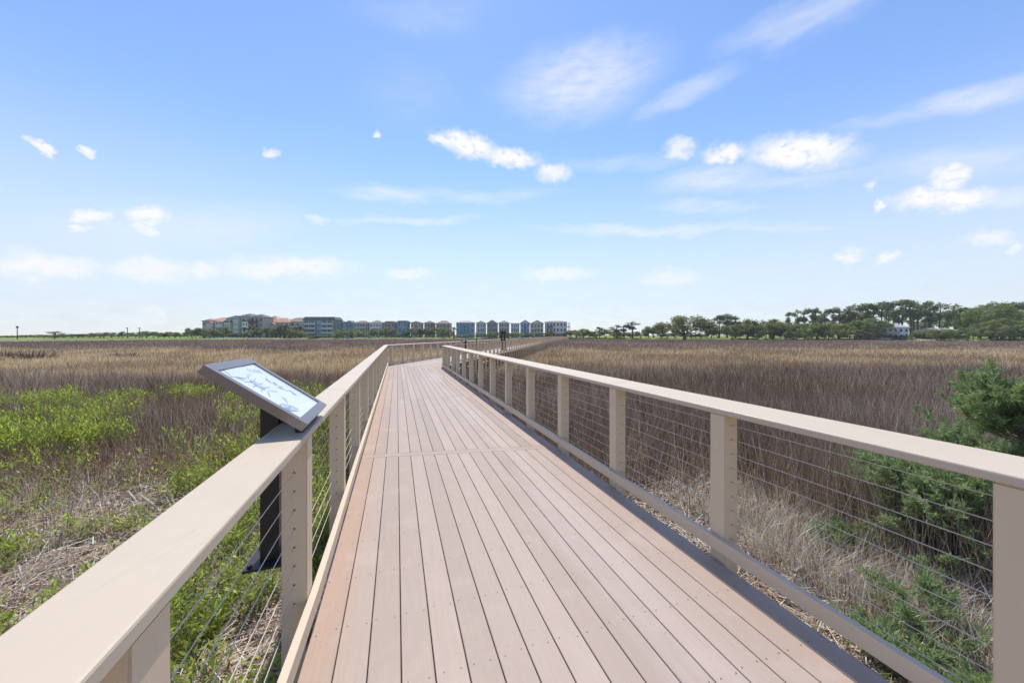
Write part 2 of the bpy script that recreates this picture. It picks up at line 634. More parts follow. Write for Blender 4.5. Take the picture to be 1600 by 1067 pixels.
    c0 = np.stack([x, y, ground_z(x, y) + 0.012 + np.abs(rng.normal(0, 0.05, n))], -1)
    v = np.stack([c0 - d * L[:, None] - sd, c0 + d * L[:, None] - sd, c0 + d * L[:, None] + sd, c0 - d * L[:, None] + sd], 1).reshape(-1, 3)
    b = np.arange(n)[:, None] * 4
    t = np.concatenate([b + np.array([[0, 1, 2]]), b + np.array([[0, 2, 3]])])
    pick = rng.random(n)[:, None]
    cc = np.where(pick < 0.5, STRAW * 0.95, np.where(pick < 0.8, np.array([0.30, 0.235, 0.185]), np.array([0.40, 0.27, 0.17])))
    cc = np.clip(cc * np.clip(rng.lognormal(-0.08, 0.35, n)[:, None], 0.3, 1.5), 0, 0.72)
    parts.append((v, t, np.repeat(cc, 4, 0)))
    v, t, c = join(parts)
    o = link('straw_litter', np_mesh('straw_litter', v, t, c, M['grass']))
    tag(o, 'pale broken straw and fallen stalks lying beside the boardwalk', 'litter', kind='stuff')


def leaf_mesh(c0, d, L, w, nrm, col):
    """pointed leaves: base, two shoulders, tip"""
    s = np.cross(d, nrm)
    s /= np.linalg.norm(s, axis=1, keepdims=True) + 1e-9
    n = len(c0)
    v = np.empty((n, 4, 3))
    v[:, 0] = c0
    v[:, 1] = c0 + d * (L * 0.5)[:, None] + s * (w * 0.5)[:, None]
    v[:, 2] = c0 + d * L[:, None]
    v[:, 3] = c0 + d * (L * 0.5)[:, None] - s * (w * 0.5)[:, None]
    b = np.arange(n)[:, None] * 4
    t = np.concatenate([b + np.array([[0, 1, 2]]), b + np.array([[0, 2, 3]])])
    return v.reshape(-1, 3), t, np.repeat(col, 4, 0)


def make_herbs():
    """fresh green marsh plants left of the boardwalk"""
    parts = []
    # spots: a broad field further out, and patches beside the rail
    x1, y1 = scatter_view(34000, 4.5, 17, 1.3)
    _, g, _, _ = zone_weights(x1, y1)
    pt = fbm(x1 + 20, y1, 1.6, 3)
    k1 = rng.random(len(x1)) < g * sstep(0.40, 0.58, pt) * sstep(0.36, 0.58, fbm(x1 - 40, y1, 0.55, 2))
    x2, y2 = scatter_view(17000, 0.8, 9, 1.3)
    p2, a2 = pa(x2, y2)
    pt = fbm(x2 + 60, y2 + 3, 0.9, 3)
    k2 = (rng.random(len(x2)) < sstep(0.40, 0.54, pt + 0.08 * sstep(-2.0, -0.8, p2) + 0.03)) & (p2 < -0.62) & (p2 > -7.5) & (a2 < 9)
    k2 &= rng.random(len(x2)) < np.where((y2 > 4.2 + 1.4 * (vnoise(x2, y2, 1.1) - 0.5)) & (p2 < -2.0), 0.12, 0.8)
    x, y = np.concatenate([x1[k1], x2[k2]]), np.concatenate([y1[k1], y2[k2]])
    n = len(x)
    z = ground_z(x, y)
    h = rng.uniform(0.16, 0.42, n) + 0.42 * sstep(4.5, 7, y)
    dark = rng.uniform(0.5, 1.3, n)
    lean = rng.normal(0, 0.16, (n, 2))
    for j in range(22):
        t = (j + rng.random(n)) / 22
        t = 0.22 + 0.78 * t
        az = rng.uniform(0, 2 * np.pi, n)
        el = rng.uniform(0.25, 1.05, n) + 0.35 * sstep(4.5, 7, y)
        d = np.stack([np.cos(az) * np.cos(el), np.sin(az) * np.cos(el), np.sin(el)], -1)
        c0 = np.stack([x + lean[:, 0] * h * t, y + lean[:, 1] * h * t, z + h * t * 0.94], -1)
        c0[:, :2] += rng.normal(0, 0.02, (n, 2)) * (1 + y[:, None] * 0.25)
        L = rng.uniform(0.035, 0.075, n) * (1 + 0.05 * y)
        w = L * rng.uniform(0.2, 0.32, n)
        nr = np.stack([-np.cos(az) * np.sin(el), -np.sin(az) * np.sin(el), np.cos(el)], -1) + rng.normal(0, 0.3, (n, 3))
        mixk = rng.random(n)[:, None]
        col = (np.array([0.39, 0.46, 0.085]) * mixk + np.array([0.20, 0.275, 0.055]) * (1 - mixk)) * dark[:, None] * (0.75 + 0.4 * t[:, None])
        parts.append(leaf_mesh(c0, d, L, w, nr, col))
    st = blade_mesh(np.stack([x, y, z], -1), h, np.maximum(0.005, 0.0012 * y), lean, np.tile(np.array([0.16, 0.15, 0.05]), (n, 1)))
    parts.append(st)
    v, t, c = join(parts)
    o = link('green_undergrowth', np_mesh('green_undergrowth', v, t, c, M['herb']))
    tag(o, 'bright green leafy marsh undergrowth left of the boardwalk', 'undergrowth', kind='stuff')


# ---------------------------------------------------------------- boardwalk
PITCH, NB, P0 = 0.150, 17, -0.43


def make_deck():
    mb = MB()
    g = 0.0025
    seams = [(-2.6, 0.0), (0.15, -0.02), (4.50, -0.175), (8.70, -0.06), (12.95, 0.0)]

    def plank(x0, x1, a0, s0, a1, s1, zt=0.0, c=None, pc=0.85):
        q = [(x0, a0 + s0 * (x0 - pc)), (x1, a0 + s0 * (x1 - pc)), (x1, a1 + s1 * (x1 - pc)), (x0, a1 + s1 * (x0 - pc))]
        e = 0.003
        top = [(x0 + e, q[0][1]), (x1 - e, q[1][1]), (x1 - e, q[2][1]), (x0 + e, q[3][1])]
        vs = [Vector((x, y, zt - 0.028)) for x, y in q] + [Vector((x, y, zt - e)) for x, y in q] + [Vector((x, y, zt)) for x, y in top]
        fs = [(3, 2, 1, 0)]
        for k in range(4):
            j = (k + 1) % 4
            fs += [(k, j, 4 + j, 4 + k), (4 + k, 4 + j, 8 + j, 8 + k)]
        fs.append((8, 9, 10, 11))
        mb.mesh_part(vs, fs, 0, c)

    slope_end = (18.75 - 17.05) / (-0.45 - 2.13)
    ends = seams + [(17.05 + slope_end * (0.85 - 2.13), slope_end)]
    for i in range(len(ends) - 1):
        (a0, s0), (a1, s1) = ends[i], ends[i + 1]
        br = 0.135 if i == 2 else 0.0
        for k in range(NB):
            x0 = P0 + k * PITCH
            plank(x0 + g, x0 + PITCH - g, a0 + br + 0.002, s0, a1 - 0.002, s1, c=(random.random(), random.random(), 0))
        if br:
            plank(P0, P0 + NB * PITCH, a0 + 0.003, s0, a0 + br - 0.003, s0, c=(0.3, 0.5, 0))
        # screws, two per board at each joist
        if a0 < 12:
            a = a0 + 0.22
            while a < a1 - 0.1:
                if a > 0.9:
                    for k in range(NB):
                        for dx in (0.03, PITCH - 0.03):
                            cx = P0 + k * PITCH + dx + random.gauss(0, 0.004)
                            cy = a + s0 * (cx - 0.85) + random.gauss(0, 0.006)
                            r = 0.0042
                            mb.face([(cx + r * math.cos(t), cy + r * math.sin(t), 0.0012) for t in [j * math.pi / 3 for j in range(6)]], 1)
                a += 0.405
    dk = mb.build('boardwalk_deck', [M['deck'], M['screw']], None, colours=True)
    dk.rotation_euler = (0, 0, TH)
    tag(dk, 'pinkish tan plank deck of the boardwalk between the two railings', kind='structure')

    # second leg, built in its own frame
    d2 = (LE - LC).normalized()
    ang = math.atan2(-d2.x, d2.y)
    n2 = Vector((d2.y, -d2.x, 0))
    mb = MB()
    w2 = (RC - LC).dot(n2) - 0.04
    nb2 = 20
    pit = w2 / nb2
    r0 = (RC - LC).dot(d2)
    sl = r0 / (w2 + 0.04)
    a = 0.0
    Ltot = (LE - LC).length
    while a < Ltot:
        a1 = min(a + 4.2, Ltot)
        for k in range(nb2):
            x0 = 0.02 + k * pit
            s0 = sl if a == 0 else 0
            off = 0.012 if a == 0 else 0.002
            vs = [(x0 + g, a + off + s0 * x0), (x0 + pit - g, a + off + s0 * (x0 + pit)), (x0 + pit - g, a1 - 0.002), (x0 + g, a1 - 0.002)]
            c = (random.random(), 0, 0)
            mb.mesh_part([Vector((x, y, -0.028)) for x, y in vs] + [Vector((x, y, 0)) for x, y in vs],
                         [(3, 2, 1, 0), (4, 5, 6, 7), (0, 1, 5, 4), (1, 2, 6, 5), (2, 3, 7, 6), (3, 0, 4, 7)], 0, c)
        a = a1
    d2o = mb.build('boardwalk_deck', [M['deck']], None, colours=True)
    d2o.location = LC
    d2o.rotation_euler = (0, 0, ang)
    tag(d2o, 'long straight far leg of the plank boardwalk deck crossing the marsh', kind='structure')

    # joists, stringers and piles
    def frame(parent, p0, p1, a0, a1, n, first):
        mb = MB()
        for p in (p0 + 0.03, p0 + (p1 - p0) * 0.33, p0 + (p1 - p0) * 0.66, p1 - 0.07):
            mb.box(p, p + 0.045, a0, a1, -0.26, -0.034)
        a = a0 + 0.1
        while a < min(a1, 40):
            mb.box(p0 + 0.08, p1 - 0.08, a, a + 0.045, -0.24, -0.032)
            a += 0.405
        mb.build('joist', M['under'], parent)
        step = (a1 - a0 - 1) / n
        pile = MB()
        pile.tube([(0, 0, -2.6), (0, 0, -0.27)], 0.125, 10)
        pd = pile.data('pile', [M['under']], smooth=False)
        for k in range(n):
            a = a0 + first + k * step
            for p in (p0 + 0.22, p1 - 0.22):
                o = link('pile', pd, parent)
                o.location = (p, a, 0)
            if k < 30:
                b = MB()
                b.box(p0 - 0.05, p1 + 0.05, a - 0.15, a - 0.128, -0.52, -0.262)
                b.box(p0 - 0.05, p1 + 0.05, a + 0.128, a + 0.15, -0.52, -0.262)
                b.build('pile_cap', M['under'], parent)
    frame(dk, P0 + 0.02, 2.10, -2.5, 16.6, 6, 1.0)
    frame(d2o, 0.05, w2 - 0.03, 1.0, Ltot - 0.5, 44, 1.2)
    return d2, n2, w2, Ltot


def sweep(mb, poly, prof, side, mi=0, cap=True):
    """carry a profile [(outward, z)] along a level path with mitred corners; side +1 = outward is to the right"""
    rings = []
    for i, p in enumerate(poly):
        dirs = []
        if i > 0:
            dirs.append((poly[i] - poly[i - 1]).normalized())
        if i < len(poly) - 1:
            dirs.append((poly[i + 1] - poly[i]).normalized())
        ns = [Vector((d.y, -d.x, 0)) * side for d in dirs]
        n = sum(ns, Vector((0, 0, 0))).normalized()
        n = n / max(0.3, n.dot(ns[0]))
        rings.append([Vector((p.x, p.y, 0)) + n * o + Vector((0, 0, z)) for o, z in prof])
    k = len(prof)
    vs = [v for r in rings for v in r]
    fs = []
    for i in range(len(rings) - 1):
        for j in range(k):
            a, b = i * k + j, i * k + (j + 1) % k
            fs.append((a, b, b + k, a + k) if side > 0 else (a, a + k, b + k, b))
    if cap:
        fs.append(tuple(range(k)) if side < 0 else tuple(range(k - 1, -1, -1)))
        e = len(vs) - k
        fs.append(tuple(range(e, e + k)) if side > 0 else tuple(range(e + k - 1, e - 1, -1)))
    mb.mesh_part(vs, fs, mi)


def slab(o0, z0, o1, z1, t, e=0.007):
    """rounded plank section from (o0,z0) inner top to (o1,z1) outer top, thickness t"""
    s = (z1 - z0) / (o1 - o0)
    zt = lambda o: z0 + s * (o - o0)
    return [(o0, zt(o0) - t + e), (o0 + e, zt(o0 + e) - t), (o1 - e, zt(o1 - e) - t), (o1, zt(o1) - t + e),
            (o1, zt(o1) - e), (o1 - e * 0.3, zt(o1) - e * 0.3), (o1 - e, zt(o1 - e)), (o0 + e, zt(o0 + e)), (o0 + e * 0.3, zt(o0) - e * 0.3), (o0, zt(o0) - e)]


def make_post_mesh(fittings, side):
    s = 0.118
    mb = MB()
    mb.box(0, s, -s / 2, s / 2, -1.75, 1.018)
    me = mb.data('post', [M['post'], M['hole']])
    bevel(me, 0.005, 2)
    if fittings:
        b2 = MB()
        for k in range(9):
            z = 0.165 + 0.098 * k
            for y in (-s / 2 - 0.0015, s / 2 + 0.0015):
                sg = -1 if y < 0 else 1
                ring = [(s / 2 + 0.0055 * math.cos(t), y, z + 0.0055 * math.sin(t) * -sg) for t in [j * math.pi / 4 for j in range(8)]]
                b2.face(ring if sg < 0 else ring, 0)
        bm = bmesh.new()
        bm.from_mesh(me)
        off = len(bm.verts)
        for f in b2.f:
            vv = [bm.verts.new(b2.v[i]) for i in f]
            fc = bm.faces.new(vv)
            fc.material_index = 1
        bm.to_mesh(me)
        bm.free()
    return me


def make_railing(label, side, poly, a0, spacing, rail_prof, toe_poly, toe_off):
    """poly = line of the posts' deck-side faces, running away from the viewer"""
    root = thing('cable_railing', poly[0], label, 'railing', 'railings along the boardwalk')
    base = Vector(poly[0])
    rel = [Vector(p) - base for p in poly]
    mb = MB()
    sweep(mb, rel, rail_prof, side)
    o0, zz0, o1, zz1 = rail_prof[9][0], rail_prof[9][1] + 0.007, rail_prof[4][0], rail_prof[4][1] + 0.007
    sl = (zz1 - zz0) / (o1 - o0)
    d = (rel[1] - rel[0]).normalized()
    n = Vector((d.y, -d.x, 0)) * side
    for k in range(2, 8):
        a = a0 + 0.03 + spacing * 2 * k - spacing
        pts = [d * (a + e) + n * o + Vector((0, 0, zz0 + sl * (o - o0) + 0.0008)) for e, o in ((0, o0 + 0.006), (0.0035, o0 + 0.006), (0.0035, o1 - 0.006), (0, o1 - 0.006))]
        mb.face(pts if side > 0 else pts[::-1], 1)
    for k in range(2, 12):
        a = a0 + 0.06 + spacing * k
        for o in (o0 + 0.05, o0 + 0.10):
            c = d * (a + random.uniform(-0.02, 0.02)) + n * o + Vector((0, 0, zz0 + sl * (o - o0) + 0.0009))
            ring = [c + d * (0.004 * math.cos(t)) + n * (0.004 * math.sin(t)) for t in [j * math.pi / 3 for j in range(6)]]
            mb.face(ring, 2)
    mb.build('handrail', [M['rail'], M['hole'], M['screw']], root)
    mb = MB()
    t = 0.038
    sweep(mb, [Vector(p) - base for p in toe_poly], slab(toe_off - t, 0.172, toe_off, 0.172, 0.09, 0.004), side)
    mb.build('kerb_board', M['toe'], root)
    # cables: along the post centres
    for k in range(9):
        z = 0.165 + 0.098 * k
        r = 0.0022
        mb = MB()
        prof = [(0.059 + r * math.cos(u), z + r * math.sin(u)) for u in [j * math.pi / 3 for j in range(6)]]
        far = rel[1] + (rel[2] - rel[1]).normalized() * 75
        sweep(mb, [rel[0], rel[1], far], prof, side)
        mb.build('cable', M['cable'], root)
    # posts
    near, plainp = make_post_mesh(True, side), make_post_mesh(False, side)
    made = 0
    rest = MB()
    for seg in range(2):
        p, q = Vector(poly[seg]), Vector(poly[seg + 1])
        d = (q - p).normalized()
        L = (q - p).length
        n = Vector((d.y, -d.x, 0)) * side
        rot = math.atan2(n.y, n.x)
        if seg == 0:
            spots = [a for a in np.arange(a0, L - 0.45, spacing)] + [L - 0.11]
            if side < 0:
                spots[1] += 0.06
        else:
            spots = [a for a in np.arange(0.45, L, 1.22)]
        for i, a in enumerate(spots):
            pos = p + d * a
            if made < 99:
                o = link('post', near if seg == 0 and i < 9 else plainp, root)
                o.location = pos - base
                o.rotation_euler = (0, 0, rot)
                made += 1
            else:
                c, s_ = math.cos(rot), math.sin(rot)
                rest.box(0, 0.118, -0.059, 0.059, -1.6, 1.018,
                         xf=lambda v, b=pos - base: Vector((v.x * c - v.y * s_, v.x * s_ + v.y * c, v.z)) + b)
    o = rest.build('post', [M['post'], M['hole']], root)
    o['kind'] = 'stuff'
    return root


def make_boardwalk():
    d2, n2, w2, Ltot = make_deck()
    a_start = -1.6
    left = [W(-0.45, a_start), LC.copy(), LE.copy(), LE + Vector((3.0, 5.0, 0))]
    right = [W(2.13, a_start), RC.copy(), RE.copy(), RE + Vector((3.0, 4.0, 0))]
    toe_l = [W(-0.466, a_start), W(-0.468, 1.0), W(-0.462, 1.55), W(-0.448, 2.1), W(-0.446, 2.7), W(-0.45, 4.0), LC.copy(), LE.copy()]
    toe_r = [W(2.13, a_start), RC.copy(), RE.copy()]
    make_railing('tan cable railing with the slanted sign leaning over its near end', -1, left, 0.79 - a_start - 1.32, 1.32,
                 slab(-0.014, 1.066, 0.165, 1.082, 0.040), toe_l, -0.001)
    make_railing('tan cable railing in front of the green cedar shrub', 1, right, 0.571 - a_start - 1.22, 1.22,
                 slab(-0.016, 1.062, 0.262, 1.082, 0.040), toe_r, -0.001)
    return d2, n2


# ---------------------------------------------------------------- signs and lamps
def make_sign():
    # slanted panel: low edge over the rail, high edge over the marsh
    root = thing('interpretive_sign', W(-0.685, 2.25, 0.33), 'slanted information sign with pale blue animal drawings on a black steel post', 'sign')
    root.rotation_euler = (0, 0, TH)
    lo, hi = (0.265, 0.80), (-0.15, 1.106)      # (p offset, z offset) of the face's low and high edges
    a0, a1 = -0.33, 0.17
    L = math.hypot(hi[0] - lo[0], hi[1] - lo[1])
    u = Vector(((hi[0] - lo[0]) / L, 0, (hi[1] - lo[1]) / L))
    v = Vector((0, 1, 0))
    nrm = Vector((-u.z, 0, u.x))
    if nrm.z < 0:
        nrm = -nrm
    o = Vector((lo[0], a0, lo[1]))
    wv = a1 - a0

    def P(s, t, h):
        return o + u * s + v * t + nrm * h
    b = 0.048
    mb = MB()
    th = 0.042
    for s0, s1, t0, t1 in ((0, b, 0, wv), (L - b, L, 0, wv), (b, L - b, 0, b * 0.72), (b, L - b, wv - b * 0.72, wv)):
        c = [P(s, t, h) for h in (-th, 0) for t in (t0, t1) for s in (s0, s1)]
        mb.mesh_part(c, [(0, 1, 3, 2), (4, 6, 7, 5), (0, 4, 5, 1), (2, 3, 7, 6), (0, 2, 6, 4), (1, 5, 7, 3)])
    c = [P(s, t, h) for h in (-th - 0.004, -th + 0.006) for t in (0.01, wv - 0.01) for s in (0.01, L - 0.01)]
    mb.mesh_part(c, [(0, 1, 3, 2), (4, 6, 7, 5), (0, 4, 5, 1), (2, 3, 7, 6), (0, 2, 6, 4), (1, 5, 7, 3)])
    mb.build('frame', M['bronze'], root)
    # printed panel
    h = -0.008
    mb = MB()
    s0, s1, t0, t1 = b - 0.004, L - b + 0.004, b * 0.72 - 0.004, wv - b * 0.72 + 0.004
    cs = [P(s, t, hh) for hh in (h - 0.005, h) for t in (t0, t1) for s in (s0, s1)]
    mb.mesh_part(cs, [(0, 1, 3, 2), (4, 6, 7, 5), (0, 4, 5, 1), (2, 3, 7, 6), (0, 2, 6, 4), (1, 5, 7, 3)])
    # the print: simple creature shapes lying on the pale sheet
    ill = mb

    def blob(cs_, ct_, rs, rt, rot, mi, k=22, wob=0.0, hh=0.0015):
        pts = []
        ph = random.uniform(0, 6)
        for j in range(k):
            q = 2 * math.pi * j / k
            r = 1 + wob * math.sin(3 * q + ph) + wob * 0.6 * math.sin(7 * q + ph)
            x, y = rs * r * math.cos(q), rt * r * math.sin(q)
            pts.append(P(cs_ + x * math.cos(rot) - y * math.sin(rot), ct_ + x * math.sin(rot) + y * math.cos(rot), h + hh))
        if (pts[1] - pts[0]).cross(pts[2] - pts[1]).dot(nrm) < 0:
            pts.reverse()
        ill.face(pts, mi + 1)

    def stroke(p, q, wd, mi, hh=0.002):
        p, q = Vector(p), Vector(q)
        d = (q - p).normalized()
        n_ = Vector((-d.y, d.x)) * wd * 0.5
        pts = [P(*(p + n_), h + hh), P(*(p - n_), h + hh), P(*(q - n_), h + hh), P(*(q + n_), h + hh)]
        if (pts[1] - pts[0]).cross(pts[2] - pts[1]).dot(nrm) < 0:
            pts.reverse()
        ill.face(pts, mi + 1)
    blob(L * 0.84, 0.20, 0.045, 0.13, 0.0, 1, wob=0.10)                 # pale water patch
    blob(0.125, 0.105, 0.034, 0.060, 0.5, 0, wob=0.03)                    # shell
    for k in range(7):
        stroke((0.105 + 0.004 * k, 0.07 + 0.010 * k), (0.14 - 0.002 * k, 0.062 + 0.014 * k), 0.0025, 2, 0.003)
    stroke((0.15, 0.16), (0.185, 0.215), 0.006, 1)
    stroke((0.16, 0.17), (0.20, 0.20), 0.005, 1)
    blob(L * 0.62, 0.17, 0.046, 0.024, 0.25, 0, wob=0.06)                # crab body
    for k in range(5):
        e = 0.028 * (k - 2)
        stroke((L * 0.62 + e, 0.18), (L * 0.62 + e * 1.5, 0.235), 0.004, 2)
        stroke((L * 0.62 + e, 0.16), (L * 0.62 + e * 1.6, 0.105), 0.004, 2)
    stroke((L * 0.72, 0.12), (L * 0.79, 0.10), 0.008, 0)
    for k in range(3):                                                    # small bird shapes
        cs_, ct_ = L * (0.63 - 0.075 * k), 0.33 + 0.015 * (k % 2)
        blob(cs_, ct_, 0.020, 0.011, 0.3 + k, 0, wob=0.12)
        stroke((cs_ - 0.02, ct_), (cs_ - 0.038, ct_ + 0.022), 0.005, 2)
        stroke((cs_ + 0.005, ct_ + 0.008), (cs_ + 0.022, ct_ + 0.032), 0.004, 1)
    for k in range(4):
        stroke((L * (0.80 - 0.02 * k), 0.30 + 0.03 * k), (L * (0.87 - 0.02 * k), 0.31 + 0.03 * k), 0.007, 0 if k % 2 else 2)
    blob(L * 0.36, 0.37, 0.030, 0.013, 0.4, 0, wob=0.1)
    ill.build('panel', [M['panel'], M['ink'], M['ink2'], M['ink3']], root)
    # post, foot plate, brackets
    mb = MB()
    mb.box(-0.025, 0.065, -0.05, 0.05, 0.0, 0.93)
    me = mb.data('post', [M['black']])
    bevel(me, 0.004, 1)
    link('post', me, root)
    mb = MB()
    q = [(-0.085, -0.11), (0.125, -0.11), (0.125, 0.11), (-0.085, 0.11)]
    mb.mesh_part([(x, y, -0.012) for x, y in q] + [(x, y, 0.002) for x, y in q],
                 [(3, 2, 1, 0), (4, 5, 6, 7), (0, 1, 5, 4), (1, 2, 6, 5), (2, 3, 7, 6), (3, 0, 4, 7)])
    for x, y in ((-0.06, -0.085), (0.10, -0.085), (0.10, 0.085), (-0.06, 0.085)):
        mb.tube([(x, y, 0.002), (x, y, 0.016)], 0.011, 6)
    mb.build('foot_plate', M['black'], root)
    mb = MB()
    mb.box(0.19, 0.225, -0.24, 0.10, 0.735, 0.775)
    mb.box(0.066, 0.189, -0.03, 0.03, 0.745, 0.77)
    mb.build('bracket', M['black'], root)


def make_far_fittings(d2, n2):
    # second slanted sign, seen edge on beside the far leg
    loc = Vector((-3.05, 22.3, 0.0))
    root = thing('interpretive_sign', loc, 'small dark slanted sign on a post beyond the bend of the boardwalk', 'sign')
    mb = MB()
    mb.box(-0.055, 0.055, -0.05, 0.05, -0.0, 1.22)
    mb.build('post', M['black'], root)
    mb = MB()
    xf = lambda v: Vector((v.x * 0.89 + 0.0, v.y, 1.30 + v.x * 0.42 + v.z))
    mb.box(-0.30, 0.30, -0.30, 0.30, -0.025, 0.025, xf=xf)
    mb.build('frame', M['bronze'], root)
    mb = MB()
    mb.box(-0.25, 0.25, -0.26, 0.26, 0.0255, 0.031, xf=xf)
    mb.build('panel', M['panel'], root)
    # thin dark pole
    root = thing('slim_pole', Vector((-2.52, 24.2, 0.0)), 'very thin dark green pole standing left of the black gate-shaped frame', 'pole')
    mb = MB()
    mb.tube([(0, 0, 0.0), (0, 0, 2.48)], [0.030, 0.024], 8)
    mb.build('shaft', plain('dark_green_paint', (0.018, 0.045, 0.036), 0.4, 0.4), root)
    mb = MB()
    mb.tube([(0, 0, 2.48), (0, 0, 2.51)], 0.034, 8)
    mb.tube([(0, 0, 0.0), (0, 0, 0.05)], 0.06, 8)
    mb.build('collar', M['black'], root)
    # black two-legged frame
    z = 36.5
    root = thing('trail_kiosk', Vector((-0.93, z, 0.0)), 'black upright two-legged kiosk frame on the far boardwalk leg', 'kiosk')
    root.rotation_euler = (0, 0, -0.19)
    for x in (-0.21, 0.15):
        mb = MB()
        mb.box(x - 0.085, x + 0.085, -0.06, 0.06, 0.0, 1.86)
        mb.build('leg', M['black'], root)
    mb = MB()
    mb.box(-0.33, 0.27, -0.09, 0.09, 1.862, 2.0)
    mb.box(-0.30, 0.24, -0.07, 0.07, 1.70, 1.86)
    mb.build('top_beam', M['black'], root)
    mb = MB()
    mb.box(-0.124, 0.064, -0.01, 0.01, 0.10, 1.20)
    mb.build('panel', plain('grey_notice', (0.16, 0.15, 0.14), 0.5), root)
    mb = MB()
    mb.box(-0.33, 0.27, -0.10, 0.10, 0.0, 0.095)
    mb.build('foot', M['under'], root)
    # street lamp and utility poles on the far left shore
    p = PX(27, 531, 150)
    p.z = float(ground_z(p.x, p.y))
    root = thing('street_lamp', p, 'dark lamp post alone on the green shore at far left', 'street lamp')
    mb = MB()
    mb.tube([(0, 0, -0.3), (0, 0, 4.9)], [0.17, 0.11], 8)
    mb.build('pole', M['black'], root)
    mb = MB()
    mb.tube([(0, 0, 4.9), (0, 0, 5.15), (0, 0, 5.6), (0, 0, 5.8)], [0.16, 0.42, 0.36, 0.08], 8)
    mb.build('lantern', M['black'], root)
    for x, lab in ((199, 'bare wooden utility pole over the low bushes, left of its twin'), (218, 'bare wooden utility pole over the low bushes, right of its twin')):
        p = PX(x, 529, 190)
        p.z = float(ground_z(p.x, p.y))
        root = thing('utility_pole', p, lab, 'utility pole', 'wooden utility poles')
        mb = MB()
        mb.tube([(0, 0, -0.3), (0, 0, 6.0)], [0.2, 0.15], 8)
        mb.build('pole', M['under'], root)
        mb = MB()
        mb.box(-0.8, 0.8, -0.24, -0.16, 5.5, 5.7)
        for q in (-0.7, 0, 0.7):
            mb.tube([(q, -0.2, 5.7), (q, -0.2, 5.95)], 0.07, 6)
        mb.build('crossarm', M['under'], root)


# ---------------------------------------------------------------- buildings
MC = {}


def wallmat(c, kind='wall'):
    k = (kind,) + tuple(round(v, 3) for v in c)
    if k not in MC:
        m, nt, out = new_mat(kind + '_paint')
        b = principled(nt, out, 0.75 if kind != 'glass' else 0.15, 0.3)
        o = coords(nt)
        if kind in ('wall', 'roof'):
            g_ = sum(c) / 3
            c = tuple(min(0.78, (v * 0.72 + g_ * 0.28) * (1.5 if kind == 'wall' else 1.25)) for v in c)
        if kind == 'wall':     # clapboard lines and weathering
            wv = N(nt, 'ShaderNodeTexWave', bands_direction='Z')
            wv.inputs['Scale'].default_value = 1.3
            nt.links.new(o, wv.inputs['Vector'])
            col = mixc(nt, mapr(nt, wv.outputs['Fac'], 0.0, 0.25, 0.25, 0), c, tuple(v * 0.7 for v in c))
            col = mixc(nt, mapr(nt, noise(nt, o, 0.7, 4), 0.45, 0.7, 0, 0.25), col, tuple(v * 0.78 for v in c))
        else:
            col = mixc(nt, noise(nt, o, 2.2, 4), tuple(v * 0.75 for v in c), tuple(min(1, v * 1.2) for v in c))
        nt.links.new(col, b.inputs['Base Color'])
        MC[k] = m
    return MC[k]


WIN = {}


def window_data(w, h, dark):
    k = (round(w, 2), round(h, 2), dark)
    if k not in WIN:
        fr = MB()
        t = 0.13
        for x0, x1, z0, z1 in ((-w / 2, w / 2, 0, t), (-w / 2, w / 2, h - t, h), (-w / 2, -w / 2 + t, t, h - t), (w / 2 - t, w / 2, t, h - t)):
            fr.box(x0, x1, -0.09, 0.02, z0, z1)
        pn = MB()
        pn.box(-w / 2 + t, w / 2 - t, -0.035, 0.0, t, h - t)
        WIN[k] = (fr.data('window', [wallmat((0.62, 0.62, 0.6), 'trim')]), pn.data('pane', [wallmat((0.03, 0.04, 0.05), 'glass')]))
    return WIN[k]


def roof_mesh(mb, x0, x1, y0, y1, z, h, kind, ov=0.5):
    X0, X1, Y0, Y1 = x0 - ov, x1 + ov, y0 - ov, y1 + ov
    t = 0.22
    cx, cy = (x0 + x1) / 2, (y0 + y1) / 2
    b = [(X0, Y0, z), (X1, Y0, z), (X1, Y1, z), (X0, Y1, z)]
    e = [(X0, Y0, z + t), (X1, Y0, z + t), (X1, Y1, z + t), (X0, Y1, z + t)]
    v = b + e
    f = [(3, 2, 1, 0), (0, 1, 5, 4), (1, 2, 6, 5), (2, 3, 7, 6), (3, 0, 4, 7)]
    zt = z + t + h
    if kind == 'hip':
        k = min((X1 - X0), (Y1 - Y0)) / 2 * 0.92
        if X1 - X0 > Y1 - Y0:
            v += [(X0 + k, cy, zt), (X1 - k, cy, zt)]
            f += [(4, 5, 9, 8), (5, 6, 9), (6, 7, 8, 9), (7, 4, 8)]
        else:
            v += [(cx, Y0 + k, zt), (cx, Y1 - k, zt)]
            f += [(4, 5, 8), (5, 6, 9, 8), (6, 7, 9), (7, 4, 8, 9)]
    elif kind == 'gable':          # ridge runs away from the viewer, gable faces the marsh
        v += [(cx, Y0, zt), (cx, Y1, zt)]
        f += [(4, 5, 8), (5, 6, 9, 8), (6, 7, 9), (7, 4, 8, 9)]
    elif kind == 'side':           # ridge runs across
        v += [(X0, cy, zt), (X1, cy, zt)]
        f += [(4, 5, 9, 8), (5, 6, 9), (6, 7, 8, 9), (7, 4, 8)]
    elif kind == 'mansard':
        k = 1.1
        v += [(X0 + k, Y0 + k, zt), (X1 - k, Y0 + k, zt), (X1 - k, Y1 - k, zt), (X0 + k, Y1 - k, zt)]
        f += [(4, 5, 9, 8), (5, 6, 10, 9), (6, 7, 11, 10), (7, 4, 8, 11), (8, 9, 10, 11)]
    else:
        f += [(4, 5, 6, 7)]
    mb.mesh_part(v, f)


